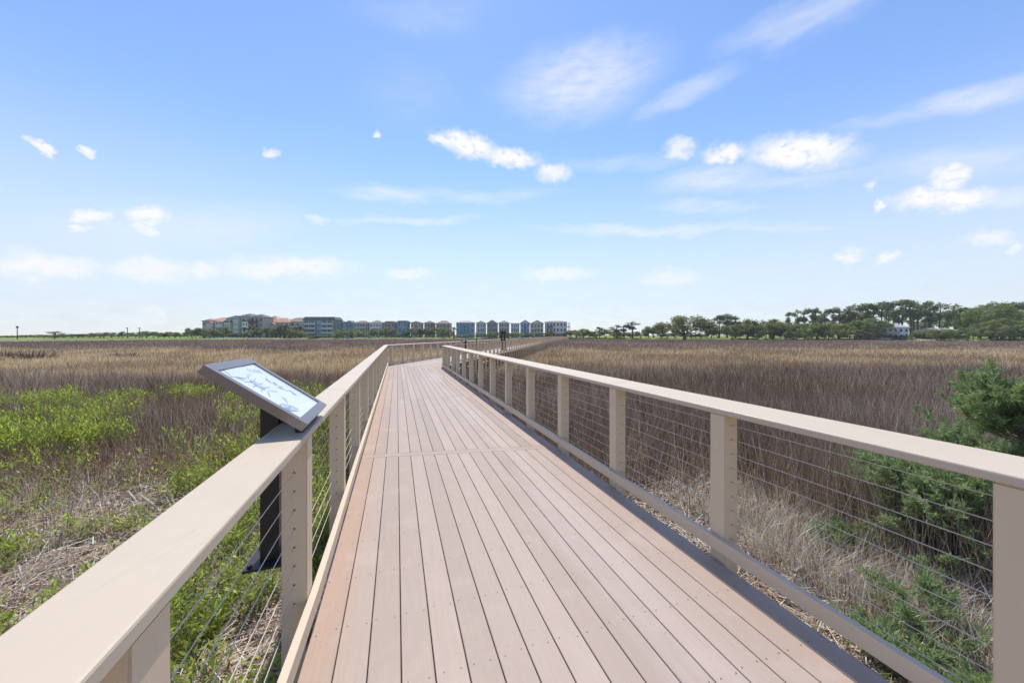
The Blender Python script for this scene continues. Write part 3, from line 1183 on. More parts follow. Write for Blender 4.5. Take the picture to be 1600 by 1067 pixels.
def house(px0, px1, ye, yr, d, wall, roof, kind, label, name='beach_house', cat='house', group=None, ncol=3, nst=3, base_open=False,
          balcony=None, bal_col=(0.6, 0.6, 0.58), accent=None, wing=None, depth=10, dark_first=True, skip_windows=False, porch=None, gz=None):
    """px0..px1 width and ye (eave) / yr (ridge) heights as seen in the photo at depth d"""
    s = d / F
    if name == 'beach_house' and nst == 3 and depth == 10:
        px0, px1, depth, yr = px0 + 0.9, px1 - 0.9, 7, yr - 0.8
    if cat == 'apartments' and kind == 'hip':
        yr -= 1.2
    w = (px1 - px0) * s
    cx = ((px0 + px1) / 2 - 800) * s
    g = float(ground_z(cx, d)) if gz is None else gz
    ze = CAMH + (524 - ye) * s - g
    h = max(0.3, (ye - yr) * s)
    root = thing(name, Vector((cx, d, g)), label, cat, group)
    x0, x1 = -w / 2, w / 2
    mb = MB()
    zb = 0.0
    if base_open:
        zb = 2.4
        for x in np.linspace(x0 + 0.25, x1 - 0.25, max(2, int(w / 3))):
            for y in (0.3, depth * 0.5, depth - 0.3):
                mb.box(x - 0.2, x + 0.2, y - 0.2, y + 0.2, -0.5, zb)
    else:
        zb = -0.5
    mb.box(x0, x1, 0, depth, zb, ze)
    wo = mb.build('wall', wallmat(wall), root)
    rb = MB()
    roof_mesh(rb, x0, x1, 0, depth, ze + 0.004, h, kind, 0.45)
    rf = rb.build('roof', wallmat(roof, 'roof'), root)
    if kind == 'gable':
        gb = MB()
        k = 0.72
        gb.mesh_part([(x0 * k, -0.47, ze + 0.3), (x1 * k, -0.47, ze + 0.3), (0, -0.47, ze + 0.3 + h * k), (x0 * k, -0.453, ze + 0.3), (x1 * k, -0.453, ze + 0.3), (0, -0.453, ze + 0.3 + h * k)],
                     [(0, 1, 2), (0, 3, 4, 1), (1, 4, 5, 2), (2, 5, 3, 0)])
        gb.build('gable', wallmat(tuple(min(0.8, c * 1.15) for c in wall)), rf)
    fl = (ze - max(zb, 0.0)) / nst
    if not skip_windows:
        for i in range(nst):
            for j in range(ncol):
                x = x0 + w * (j + 0.5) / ncol
                ww, hh = min(1.5, w / ncol * 0.52), min(1.9, fl * 0.56)
                if accent and abs(x - accent[0] * w) < accent[1] * w / 2 + ww / 2:
                    continue
                fd, pd = window_data(ww, hh, True)
                fo = link('window', fd, root)
                fo.location = (x, -0.012, max(zb, 0.0) + fl * i + fl * 0.24)
                po = link('pane', pd, fo)
    if accent:                   # a coloured bay: (centre fraction, width fraction, colour, z0, z1)
        ax, aw, ac, z0, z1 = accent
        ab = MB()
        ab.box(ax * w - aw * w / 2, ax * w + aw * w / 2, -0.6, -0.02, z0 * ze, z1 * ze)
        ao = ab.build('bay', wallmat(ac), root)
        fd, pd = window_data(min(1.3, aw * w * 0.6), 1.6, True)
        for q in (0.3, 0.68):
            fo = link('window', fd, ao)
            fo.location = (ax * w, -0.613, (z0 + (z1 - z0) * q) * ze - 0.6)
            link('pane', pd, fo)
    if wing:                     # projecting wings with their own gables: (f0, f1, height fraction, colour)
        for f0, f1, hf, wc in wing:
            a, b = x0 + w * f0, x0 + w * f1
            wb = MB()
            wb.box(a, b, -2.4, -0.04, -0.5, ze * hf)
            wg = wb.build('wing', wallmat(wc), root)
            rb = MB()
            roof_mesh(rb, a, b, -2.4, 1.2, ze * hf + 0.004, (b - a) * 0.26, 'gable' if hf < 0.9 else 'hip', 0.35)
            rb.build('roof', wallmat(roof, 'roof'), wg)
            fd, pd = window_data(min(1.2, (b - a) * 0.22), 1.5, True)
            for z in np.arange(1.2, ze * hf - 1.7, fl):
                for q in (0.27, 0.73):
                    fo = link('window', fd, wg)
                    fo.location = (a + (b - a) * q, -2.413, z)
                    link('pane', pd, fo)
    if balcony:                  # rows of decks: fractions of the width
        for (f0, f1) in balcony:
            for i in range(1, nst):
                z = max(zb, 0.0) + fl * i
                bb = MB()
                a, b = x0 + w * f0, x0 + w * f1
                bb.box(a, b, -1.7, -0.03, z - 0.22, z)
                bb.box(a, b, -1.7, -1.62, z + 0.003, z + 0.95)
                for x in np.linspace(a + 0.12, b - 0.12, max(2, int((b - a) / 3) + 1)):
                    bb.box(x - 0.1, x + 0.1, -1.615, -1.45, z + 0.953, z + fl - 0.24)
                bb.build('balcony', wallmat(bal_col, 'trim'), root)
    return root, w, ze


def make_houses():
    G = 'houses along the far shore'
    T = (0.50, 0.235, 0.125)
    SL = (0.085, 0.092, 0.10)
    BR = (0.145, 0.115, 0.105)
    # the apartment blocks at the left
    C = 'condominiums on the far shore'
    house(316, 330, 502, 499.5, 236, (0.30, 0.31, 0.29), SL, 'hip', 'small grey block at the far left end of the apartment row', 'apartment_building', 'apartments', C, 2, 3)
    house(327, 352, 501, 497, 232, (0.50, 0.32, 0.28), T, 'hip', 'pink apartment building with orange tiled roof', 'apartment_building', 'apartments', C, 4, 3,
          wing=[(0.02, 0.40, 0.84, (0.50, 0.32, 0.28)), (0.55, 0.98, 0.92, (0.36, 0.42, 0.47))])
    house(353, 371, 498, 494, 230, (0.38, 0.43, 0.37), SL, 'hip', 'pale green apartment wing with lower dark roof, left of the tallest block', 'apartment_building', 'apartments', C, 3, 4, depth=12, wing=[(0.1, 0.6, 0.8, (0.42, 0.46, 0.41))])
    house(368, 393, 495.5, 491, 227, (0.40, 0.455, 0.385), SL, 'hip', 'tallest pale green apartment building with dark hip roof', 'apartment_building', 'apartments', C, 5, 4,
          depth=14, wing=[(0.05, 0.36, 0.9, (0.36, 0.42, 0.35)), (0.58, 0.97, 0.78, (0.50, 0.52, 0.49))])
    house(391, 411, 496, 492, 226, (0.33, 0.30, 0.28), SL, 'hip', 'apartment wing with maroon balconies', 'apartment_building', 'apartments', C, 3, 4,
          balcony=[(0.0, 0.75)], bal_col=(0.19, 0.04, 0.05))
    house(412, 434, 501, 494, 240, (0.33, 0.42, 0.47), T, 'hip', 'pale blue apartment building under the tallest terracotta hip roof', 'apartment_building', 'apartments', C, 3, 3, wing=[(0.1, 0.5, 0.75, (0.42, 0.48, 0.50))])
    house(423, 452, 504, 498, 236, (0.45, 0.36, 0.28), T, 'hip', 'cream apartment building with broad terracotta roof behind the palms', 'apartment_building', 'apartments', C, 4, 3, wing=[(0.05, 0.38, 0.85, (0.48, 0.36, 0.30)), (0.6, 0.95, 0.72, (0.5, 0.44, 0.36))])
    house(446, 477, 503, 497.5, 238, (0.42, 0.35, 0.26), (0.29, 0.18, 0.12), 'hip', 'tan apartment building with brown roof left of the grey balcony block', 'apartment_building', 'apartments', C, 4, 3,
          balcony=[(0.1, 0.9)], bal_col=(0.5, 0.45, 0.36))
    r, w, ze = house(474, 523, 500, 495.5, 226, (0.135, 0.165, 0.172), (0.13, 0.135, 0.13), 'mansard', 'wide grey-teal apartment block with long balconies', 'apartment_building', 'apartments', C, 8, 4,
                     balcony=[(0.02, 0.42), (0.60, 0.98)], bal_col=(0.60, 0.64, 0.62), accent=(0.0, 0.12, (0.16, 0.28, 0.36), 0.1, 0.97))
    house(524, 539, 504, 502, 246, (0.15, 0.245, 0.33), SL, 'hip', 'slate blue house just right of the grey balcony block', group=G, ncol=2)
    house(539, 551, 505.5, 502, 240, (0.145, 0.29, 0.43), SL, 'gable', 'bright blue narrow house left of the sage green house', group=G, ncol=2)
    # the row of tall houses
    house(552, 576, 505, 502, 236, (0.29, 0.335, 0.29), (0.16, 0.165, 0.14), 'hip', 'sage green house with wide hip roof', group=G, ncol=5, balcony=[(0.08, 0.92)], bal_col=(0.5, 0.53, 0.47))
    house(577, 597, 505, 501.5, 236, (0.66, 0.67, 0.68), (0.17, 0.175, 0.17), 'hip', 'bright white house with dark windows', group=G, ncol=4, balcony=[(0.05, 0.95)], bal_col=(0.7, 0.7, 0.7))
    house(599.5, 617, 505, 503, 236, (0.27, 0.225, 0.215), BR, 'mansard', 'mauve brown house between the white and blue houses', group=G, ncol=3, balcony=[(0.02, 0.5)], bal_col=(0.40, 0.35, 0.33))
    r, w, ze = house(620, 637, 503.5, 502, 236, (0.09, 0.225, 0.345), SL, 'mansard', 'deep blue house with round white window', group=G, ncol=2, nst=3, skip_windows=False)
    mb = MB()
    ringp = [(0.0 + 1.25 * math.cos(t), -0.10, ze - 2.3 + 1.25 * math.sin(t)) for t in [k * math.pi / 10 for k in range(20)]]
    mb.face(ringp)
    mb.mesh_part(ringp + [(x, 0.02, z) for x, y, z in ringp], [(k, (k + 1) % 20, 20 + (k + 1) % 20, 20 + k) for k in range(20)])
    rw = mb.build('window', wallmat((0.62, 0.66, 0.70), 'trim'), r)
    mb = MB()
    mb.face([(0.8 * math.cos(t), -0.112, ze - 2.3 + 0.8 * math.sin(t)) for t in [k * math.pi / 10 for k in range(20)]])
    mb.build('pane', wallmat((0.10, 0.16, 0.22), 'glass'), rw)
    house(641, 658.5, 505, 503, 236, (0.345, 0.31, 0.27), (0.20, 0.18, 0.165), 'gable', 'beige house with dark centre bay', group=G, ncol=4, accent=(0.0, 0.2, (0.16, 0.15, 0.14), 0.15, 0.9))
    house(662, 678, 505, 502, 236, (0.24, 0.20, 0.205), BR, 'hip', 'mauve house with brick red bay', group=G, ncol=3, accent=(0.27, 0.32, (0.30, 0.075, 0.06), 0.35, 0.98))
    house(680.5, 704, 506, 502, 236, (0.29, 0.25, 0.21), (0.17, 0.15, 0.135), 'hip', 'grey-brown house with broad hip roof left of the big blue house', group=G, ncol=4, balcony=[(0.2, 0.6)], bal_col=(0.4, 0.36, 0.31))
    house(712, 741, 504.5, 502, 228, (0.165, 0.27, 0.37), (0.30, 0.30, 0.31), 'hip', 'large blue house with wide teal centre, behind the small dark sign', group=G, ncol=6, accent=(-0.02, 0.5, (0.07, 0.215, 0.31), 0.3, 0.93))
    house(744.5, 759, 505.5, 502.5, 228, (0.33, 0.42, 0.44), (0.22, 0.23, 0.23), 'gable', 'pale aqua house beside the thin pole', group=G, ncol=3, balcony=[(0.45, 0.98)], bal_col=(0.58, 0.62, 0.62))
    house(760, 778, 505.5, 501, 228, (0.215, 0.195, 0.21), (0.30, 0.29, 0.30), 'gable', 'grey-mauve house with pointed gable right of the aqua house', group=G, ncol=4, balcony=[(0.55, 0.98)], bal_col=(0.4, 0.38, 0.38))
    house(778.5, 796.5, 505, 501.5, 228, (0.29, 0.30, 0.28), (0.15, 0.15, 0.15), 'hip', 'grey house with full-width pale balconies behind the black kiosk', group=G, ncol=4, balcony=[(0.05, 0.98)], bal_col=(0.52, 0.51, 0.47))
    house(797.5, 812.5, 505.5, 503.5, 230, (0.46, 0.52, 0.57), (0.25, 0.26, 0.28), 'flat', 'pale blue-white house with flat roof', group=G, ncol=4, balcony=[(0.0, 0.98)], bal_col=(0.66, 0.68, 0.70))
    house(812.5, 828.5, 505.5, 501, 228, (0.26, 0.37, 0.45), (0.22, 0.24, 0.25), 'gable', 'blue-grey gabled house with dark blue centre bay', group=G, ncol=3, accent=(0.0, 0.3, (0.07, 0.19, 0.33), 0.12, 0.98))
    house(828.5, 850, 506, 501.5, 228, (0.37, 0.39, 0.345), (0.20, 0.20, 0.19), 'gable', 'pale sage gabled house second from the right end of the row', group=G, ncol=4, balcony=[(0.3, 0.98)], bal_col=(0.56, 0.57, 0.53))
    r, w, ze = house(852, 886, 503.5, 502, 226, (0.40, 0.46, 0.455), (0.25, 0.26, 0.25), 'hip', 'large pale teal house with open roof porch at the row end', group=G, ncol=6, balcony=[(0.03, 0.33)], bal_col=(0.22, 0.17, 0.17))
    mb = MB()
    for x in np.linspace(w / 2 + 0.3, w / 2 + 2.3, 2):
        mb.box(x - 0.15, x + 0.15, 0.3, 0.6, -0.5, ze)
        mb.box(x - 0.15, x + 0.15, 6, 6.3, -0.5, ze)
    mb.box(w / 2 + 0.02, w / 2 + 2.6, 0, 6.6, ze - 3.2, ze - 2.9)
    mb.build('porch', wallmat((0.12, 0.10, 0.10), 'trim'), r)
    # houses in the right-hand woods
    house(1379, 1420, 512, 506, 152, (0.50, 0.52, 0.54), (0.28, 0.32, 0.36), 'side', 'white house low among the pine trunks', ncol=5, nst=2, balcony=[(0.0, 0.5)], bal_col=(0.3, 0.3, 0.3))
    house(1470, 1500, 517.5, 513, 146, (0.52, 0.52, 0.53), (0.28, 0.26, 0.24), 'side', 'white bungalow behind the leaning twisted oak', ncol=6, nst=1)
    house(903, 912, 519, 515, 262, (0.42, 0.30, 0.24), (0.42, 0.13, 0.08), 'hip', 'tiny red-roofed house over the shrubs right of the boardwalk end', ncol=2, nst=1)
    # low white bulkhead in front of the apartments
    for (a, b, d, lab, c) in ((327, 402, 196, 'long low white bulkhead below the green apartment building', (0.58, 0.60, 0.60)),):
        p0, p1 = PX(a, 527, d), PX(b, 527, d)
        root = thing('seawall', Vector(((p0.x + p1.x) / 2, d, -1.0)), lab, 'seawall')
        L = (p1.x - p0.x) / 2
        mb = MB()
        mb.box(-L, L, 0, 0.4, -0.5, 1.15)
        mb.build('wall', wallmat(c), root)
        mb = MB()
        mb.box(-L - 0.1, L + 0.1, -0.1, 0.5, 1.153, 1.3)
        mb.build('coping', wallmat((0.62, 0.62, 0.6), 'trim'), root)
        mb = MB()
        for x in np.linspace(-L + 0.5, L - 0.5, 14):
            mb.box(x - 0.12, x + 0.12, -0.12, -0.002, -0.5, 1.12)
        mb.build('pilaster', wallmat((0.45, 0.45, 0.44), 'trim'), root)


# ---------------------------------------------------------------- trees
def crown_data(name, clumps, n, leaf, cols, seed, flat=0.6):
    """leaf-sized faces spread through clumps [(x,y,z,rx,ry,rz)]"""
    g = np.random.default_rng(seed)
    parts = []
    vol = np.array([c[3] * c[4] * c[5] for c in clumps]) ** 0.67
    cnt = np.maximum(12, (n * vol / vol.sum()).astype(int))
    for c, k in zip(clumps, cnt):
        d = g.normal(size=(k, 3))
        d /= np.linalg.norm(d, axis=1, keepdims=True)
        r = g.random(k) ** 0.45 * g.uniform(0.82, 1.12, k)
        p = np.array(c[:3]) + d * r[:, None] * np.array(c[3:6])
        u = g.normal(size=(k, 3))
        u[:, 2] *= 0.5
        u /= np.linalg.norm(u, axis=1, keepdims=True)
        nr = d + g.normal(0, 0.6, (k, 3)) + np.array([0, 0, 0.4])
        L = leaf * g.uniform(0.6, 1.5, k)
        mixk = np.clip(g.random() * 0.7 + g.random(k) * 0.5, 0, 1)[:, None]
        col = np.array(cols[0]) * (1 - mixk) + np.array(cols[1]) * mixk
        parts.append(leaf_mesh(p - u * L[:, None] * 0.5, u, L, L * flat * g.uniform(0.7, 1.3, k), nr, col))
    v, t, c = join(parts)
    return np_mesh(name, v, t, c, M['crown'])


def tree_kind(kind, seed):
    """(trunk mesh, crown mesh) about 10 m tall; scaled when placed"""
    r = random.Random(seed)
    tb = MB()
    cl = []
    if kind == 'pine':
        bend = (r.uniform(-0.4, 0.4), r.uniform(-0.4, 0.4))
        top = (bend[0], bend[1], 9.2)
        tb.tube([(0, 0, -0.4), (bend[0] * 0.3, bend[1] * 0.3, 4), (bend[0] * 0.7, bend[1] * 0.7, 7), top], [0.20, 0.15, 0.11, 0.05], 7)
        nclump = r.randint(9, 13)
        for k in range(nclump):
            z = r.uniform(5.3, 9.3)
            a = r.uniform(0, 6.28)
            e = r.uniform(0.2, 1.5) * (1.25 - abs(z - 8.0) / 3)
            x, y = bend[0] * z / 9 + e * math.cos(a), bend[1] * z / 9 + e * math.sin(a)
            tb.tube([(bend[0] * 0.7, bend[1] * 0.7, z - 0.8), (x, y, z - 0.1)], [0.06, 0.025], 5)
            cl.append((x, y, z, r.uniform(0.65, 1.1), r.uniform(0.65, 1.1), r.uniform(0.5, 0.9)))
        cols = ((0.085, 0.112, 0.052), (0.215, 0.245, 0.110))
        n, leaf = 1300, 0.34
    elif kind == 'oak':
        tb.tube([(0, 0, -0.4), (0.1, 0, 1.3), (0.0, 0.1, 2.6)], [0.42, 0.33, 0.24], 8)
        for k in range(48):
            a = r.uniform(0, 6.28)
            e = 5.2 * math.sqrt(r.random())
            z = 2.3 + 6.5 * math.sqrt(max(0, 1 - (e / 5.8) ** 2)) * r.uniform(0.25, 1.0)
            x, y = e * math.cos(a), e * math.sin(a)
            if k < 9:
                tb.tube([(0, 0.1, 2.4), (x * 0.5, y * 0.5, z * 0.62), (x, y, z)], [0.2, 0.12, 0.04], 6)
            cl.append((x, y, z, r.uniform(0.9, 1.6), r.uniform(0.9, 1.6), r.uniform(1.0, 1.7)))
        cols = ((0.085, 0.120, 0.042), (0.255, 0.300, 0.095))
        n, leaf = 5200, 0.46
    elif kind == 'bush':
        for k in range(4):
            a = r.uniform(0, 6.28)
            tb.tube([(0, 0, -0.3), (1.2 * math.cos(a), 1.2 * math.sin(a), 4.0)], [0.16, 0.05], 5)
        for k in range(16):
            a = r.uniform(0, 6.28)
            e = 3.9 * math.sqrt(r.random())
            z = 1.2 + 7.2 * math.sqrt(max(0, 1 - (e / 4.8) ** 2)) * r.uniform(0.25, 1.0)
            cl.append((e * math.cos(a), e * math.sin(a), z, r.uniform(1.1, 1.9), r.uniform(1.1, 1.9), r.uniform(0.9, 1.6)))
        cols = ((0.070, 0.108, 0.040), (0.220, 0.275, 0.090))
        n, leaf = 2400, 0.52
    elif kind == 'lightbush':
        for k in range(4):
            a = r.uniform(0, 6.28)
            tb.tube([(0, 0, -0.3), (1.2 * math.cos(a), 1.2 * math.sin(a), 4.0)], [0.16, 0.05], 5)
        for k in range(15):
            a = r.uniform(0, 6.28)
            e = 4.4 * math.sqrt(r.random())
            z = 1.2 + 6.8 * math.sqrt(max(0, 1 - (e / 5.2) ** 2)) * r.uniform(0.2, 1.0)
            cl.append((e * math.cos(a), e * math.sin(a), z, r.uniform(1.0, 1.8), r.uniform(1.0, 1.8), r.uniform(0.8, 1.5)))
        cols = ((0.14, 0.175, 0.055), (0.30, 0.335, 0.115))
        n, leaf = 2200, 0.52
    elif kind == 'palm':
        tb.tube([(0, 0, -0.3), (0.15, 0, 4), (0.1, 0.1, 7.6)], [0.26, 0.22, 0.22], 7)
        me = MB()
        for k in range(34):
            a = r.uniform(0, 6.28)
            el = r.uniform(-0.7, 1.35)
            L = r.uniform(1.5, 2.1)
            d = Vector((math.cos(a) * math.cos(el), math.sin(a) * math.cos(el), math.sin(el)))
            s = d.cross(Vector((0, 0, 1))).normalized()
            c0 = Vector((0.1, 0.1, 7.9))
            tip = c0 + d * L + Vector((0, 0, -0.45))
            mid = c0 + d * L * 0.62
            col = tuple(c * r.uniform(0.7, 1.3) for c in (0.085, 0.115, 0.038))
            for q in (-1, -0.4, 0.4, 1):
                t2 = tip + s * q * 0.75
                m2 = mid + s * q * 0.28
                me.face([c0, m2 + s * 0.09, t2, m2 - s * 0.09], 0, col)
        cr = me.data('crown', [M['crown']], colours=True)
        return tb.data('trunk', [M['bark']], smooth=True), cr
    elif kind == 'deadbush':
        for k in range(60):
            a = r.uniform(0, 6.28)
            e = r.uniform(0.5, 4.5)
            z = 9 * math.sqrt(max(0.02, 1 - (e / 4.8) ** 2)) * r.uniform(0.6, 1.05)
            tb.tube([(e * 0.35 * math.cos(a), e * 0.35 * math.sin(a), -0.3), (e * 0.8 * math.cos(a), e * 0.8 * math.sin(a), z * 0.6), (e * math.cos(a), e * math.sin(a), z)], [0.10, 0.07, 0.02], 4)
            if k < 26:
                cl.append((e * math.cos(a) * 0.9, e * math.sin(a) * 0.9, z * 0.7, 1.1, 1.1, 2.2))
        cols = ((0.12, 0.085, 0.060), (0.21, 0.155, 0.115))
        n, leaf = 1600, 0.55
    cr = crown_data('crown', cl, n, leaf, cols, seed, 0.55 if kind != 'deadbush' else 0.12)
    return tb.data('trunk', [M['bark']], smooth=True), cr


WORDS = ['first', 'second', 'third', 'fourth', 'fifth', 'sixth', 'seventh', 'eighth', 'ninth', 'tenth', 'eleventh', 'twelfth', 'thirteenth', 'fourteenth', 'fifteenth',
         'sixteenth', 'seventeenth', 'eighteenth', 'nineteenth', 'twentieth']


def ordinal(i):
    tens = {2: 'twenty', 3: 'thirty', 4: 'forty', 5: 'fifty', 6: 'sixty', 7: 'seventy', 8: 'eighty', 9: 'ninety'}
    if i < 20:
        return WORDS[i]
    t, u = divmod(i + 1, 10)
    return (tens[t] + '-' + WORDS[u - 1]) if u else tens[t].replace('y', 'ieth')


KINDS = {}


def plant(kind, name, px, ytop, d, wpx, label, cat, group, var=None, gz=None):
    """wpx = crown width in photo pixels"""
    nvar = 4
    if kind not in KINDS:
        KINDS[kind] = [tree_kind(kind, 100 + 7 * i + sum(map(ord, kind))) for i in range(nvar)]
    t, c = random.choice(KINDS[kind]) if var is None else KINDS[kind][var]
    x = (px - 800) / F * d
    g = float(ground_z(x, d)) if gz is None else gz
    H = CAMH + (524 - ytop) / F * d - g
    co = np.empty(len(c.vertices) * 3, np.float32)
    c.vertices.foreach_get('co', co)
    co = co.reshape(-1, 3)
    own_w = float(np.mean(np.percentile(co[:, :2], 97, 0) - np.percentile(co[:, :2], 3, 0))) * 1.08
    own_h = float(np.percentile(co[:, 2], 99))
    sw = wpx / F * d / own_w
    root = thing(name, Vector((x, d, g)), label, cat, group, random.uniform(0, 6.28))
    root.scale = (sw, sw, max(0.05, H / own_h))
    link('trunk', t, root)
    link('crown', c, root)
    return root


def make_trees():
    # tall pines of the grove at the right
    pines = [(1231, 488, 9), (1246, 484, 11), (1257, 482, 12), (1268, 483, 11), (1277, 482, 10), (1290, 484, 13), (1301, 483, 12), (1312, 481, 13), (1323, 482, 13), (1335, 477, 14),
             (1346, 476, 14), (1355, 474, 14), (1366, 475, 13), (1377, 472, 15), (1388, 473, 14), (1397, 472, 14), (1409, 469, 15), (1423, 469, 16), (1433, 470, 15),
             (1444, 472, 15), (1455, 472, 15), (1468, 474, 16), (1493, 476, 20), (1551, 473, 24), (1568, 474, 22), (1598, 472, 22), (1618, 474, 22)]
    for i, (x, y, w) in enumerate(pines):
        d = 178 + random.uniform(-6, 14) if x < 1480 else 165 + random.uniform(-5, 8)
        plant('pine', 'pine_tree', x + random.uniform(-1, 1), y + random.uniform(-0.8, 0.8), d, w * random.uniform(0.9, 1.15),
              'tall umbrella pine, ' + ordinal(i) + ' from the left in the right-hand grove', 'pine tree', 'pines of the right-hand grove')
    back = [(1284, 492, 14), (1318, 489, 14), (1342, 487, 15), (1362, 486, 15), (1385, 486, 15), (1405, 484, 14), (1428, 482, 16), (1450, 484, 16), (1478, 486, 18), (1510, 482, 20), (1530, 480, 20), (1585, 480, 22)]
    for i, (x, y, w) in enumerate(back):
        plant('pine', 'pine_tree', x, y, 205 + random.uniform(-6, 6), w * 1.25,
              'shorter back-row pine seen between trunks, ' + ordinal(i) + ' from the left of the grove', 'pine tree', 'back row of the right-hand grove')
    small = [(964, 508, 12, 'slim pine left of the two forked pines by the boardwalk end'), (975, 507, 10, 'small pine of the pair right of the boardwalk end, left one'),
             (989, 503, 15, 'small open pine of the pair right of the boardwalk end, right one'),
             (1124, 493, 14, 'flat-topped pine nearest the domed oak'), (1136, 491, 15, 'tallest flat-topped pine right of the domed oak'), (1149, 493, 15, 'flat-topped pine on the right of its trio by the domed oak'),
             (1203, 499, 12, 'lone low pine left of the right-hand grove'), (937, 511, 9, 'tiny pine over the hedge nearest the boardwalk end'), (85, 518, 12, 'small wind-bent pine on the open left shore')]
    for x, y, w, lab in small:
        plant('pine', 'pine_tree', x, y, 200 if x > 100 else 160, w * 1.2, lab, 'pine tree', 'scattered small pines')
    # oaks
    oaks = [(1069, 495, 172, 78, 'big domed live oak standing alone at the marsh edge'), (1548, 478, 150, 62, 'broad light green oak under the rightmost pines'),
            (1512, 487, 160, 46, 'spreading oak left of the broad light green oak'),
            (1358, 499, 158, 46, 'dark spreading oak in front of the pine trunks'), (1168, 500, 175, 36, 'rounded oak right of the flat-topped pine trio'),
            (1339, 503, 160, 40, 'dark oak left of the dark spreading oak'), (1566, 500, 138, 58, 'very dark dense oak at the right end of the shore'),
            (1625, 494, 136, 50, 'dark oak cut by the right picture edge'), (1472, 514, 140, 30, 'low leaning twisted oak on the bright lawn'),
            (1443, 517, 150, 24, 'small umbrella oak left of the leaning twisted oak'), (1240, 506, 168, 34, 'low dark oak at the left foot of the pine grove'),
            (1276, 504, 166, 38, 'second low dark oak at the left foot of the pine grove'), (1310, 505, 164, 36, 'third low dark oak at the foot of the pine grove'),
            (1598, 484, 156, 44, 'pale oak behind the very dark dense oak'), (1208, 505, 172, 34, 'olive oak between the lone low pine and the grove')]
    for x, y, d, w, lab in oaks:
        plant('oak', 'oak_tree', x, y, d, w, lab, 'oak tree', 'oaks along the right shore')
    # shrubs in front, right shore
    i = 0
    x = 893.0
    items = []
    while x < 1640:
        w = random.uniform(13, 24)
        d = float(np.interp(x, [880, 1000, 1250, 1430, 1600, 1700], [222, 196, 158, 145, 124, 120])) + random.uniform(1, 9)
        top = random.uniform(513, 520) if x < 1010 else random.uniform(507, 516)
        if 1372 < x < 1508:
            top = random.uniform(519.5, 525.5)
            w *= 0.7
        if 1040 < x < 1100:
            top = random.uniform(518, 523)
        items.append((x, top, d, w, 'lightbush' if random.random() < 0.4 else 'bush'))
        x += w * random.uniform(0.42, 0.7)
    for i, (x, top, d, w, k) in enumerate(items):
        plant(k, 'shoreline_shrub', x, top, d, w * 1.15, ('light' if k == 'lightbush' else 'dark') + ' green shrub, ' + ordinal(i) + ' from the left along the right shore', 'shrub', 'shrubs along the right shore')
    # second row of woodland behind the right shore
    x, i = 1186.0, 0
    while x < 1660:
        w = random.uniform(24, 40)
        if 1375 < x < 1425 or 1462 < x < 1506:
            x += 14
            continue
        plant('bush' if random.random() < 0.75 else 'lightbush', 'woodland_tree', x, random.uniform(500, 508) - (5 if x > 1500 else 0), random.uniform(208, 222), w, 'leafy woodland tree behind the pine trunks, ' + ordinal(i) + ' from the left of its row', 'tree', 'woodland behind the pines')
        x += w * random.uniform(0.5, 0.8)
        i += 1
    # shrubs and palms before the houses
    items = []
    x = 306.0
    while x < 888:
        w = random.uniform(11, 21)
        d = float(np.interp(x, [300, 430, 620, 780, 890], [200, 206, 212, 217, 219])) + random.uniform(-1, 5)
        top = random.uniform(511.5, 518) if x < 720 else random.uniform(518, 522)
        if 327 < x < 345 or 352 < x < 392:
            top = random.uniform(519, 523)
        if 575 < x < 615 or 655 < x < 670 or 690 < x < 705:
            top = random.uniform(512, 516)
        if 474 < x < 524:
            top = random.uniform(523, 525.5)
        if 620 < x < 640 or 710 < x < 745:
            top = random.uniform(521, 524)
        items.append((x, top, d, w, 'lightbush' if random.random() < (0.35 if x < 720 else 0.75) else 'bush'))
        x += w * random.uniform(0.45, 0.8)
    for i, (x, top, d, w, k) in enumerate(items):
        plant(k, 'garden_shrub', x, top, d, w, ('light' if k == 'lightbush' else 'dark') + ' green shrub, ' + ordinal(i) + ' from the left before the far houses', 'shrub', 'shrubs before the far houses')
    for x, y, w, d, k, lab in ((318, 513, 26, 193, 'bush', 'big dark round bush at the left end of the apartments'), (299, 513, 15, 198, 'bush', 'small dark round bush beside the big dark round bush'),
                               (345, 510, 24, 206, 'lightbush', 'bright green round tree before the pink apartment building')):
        plant(k, 'round_tree', x, y, d, w, lab, 'tree', 'round trees by the apartments')
    pal = [382, 389, 396, 418, 431, 438, 445, 452, 462, 470, 417, 425, 551, 640, 657, 709]
    pal.sort()
    for i, x in enumerate(pal):
        plant('palm', 'palm_tree', x, random.uniform(507, 514), 214 + random.uniform(-4, 6), random.uniform(12, 15), 'shaggy palm tree, ' + ordinal(i) + ' from the left before the far houses', 'palm tree', 'palms before the far houses')
    # low scrub on the open left shore
    items = []
    x = -8.0
    while x < 304:
        w = random.uniform(10, 22)
        d = float(np.interp(x, [0, 160, 300], [185, 200, 215])) + random.uniform(-8, 10)
        top = float(np.interp(x, [0, 40, 70, 130, 170, 300], [525.2, 524.6, 523.4, 521.5, 519.5, 518])) + random.uniform(-1.2, 1.4)
        items.append((x, top, d, w, 'lightbush' if random.random() < 0.5 else 'bush'))
        x += w * random.uniform(0.35, 0.75)
    for i, (x, top, d, w, k) in enumerate(items):
        plant(k, 'low_scrub', x, top, d, w, ('light' if k == 'lightbush' else 'dark') + ' low scrub bush, ' + ordinal(i) + ' from the left on the open left shore', 'shrub', 'scrub on the open left shore')
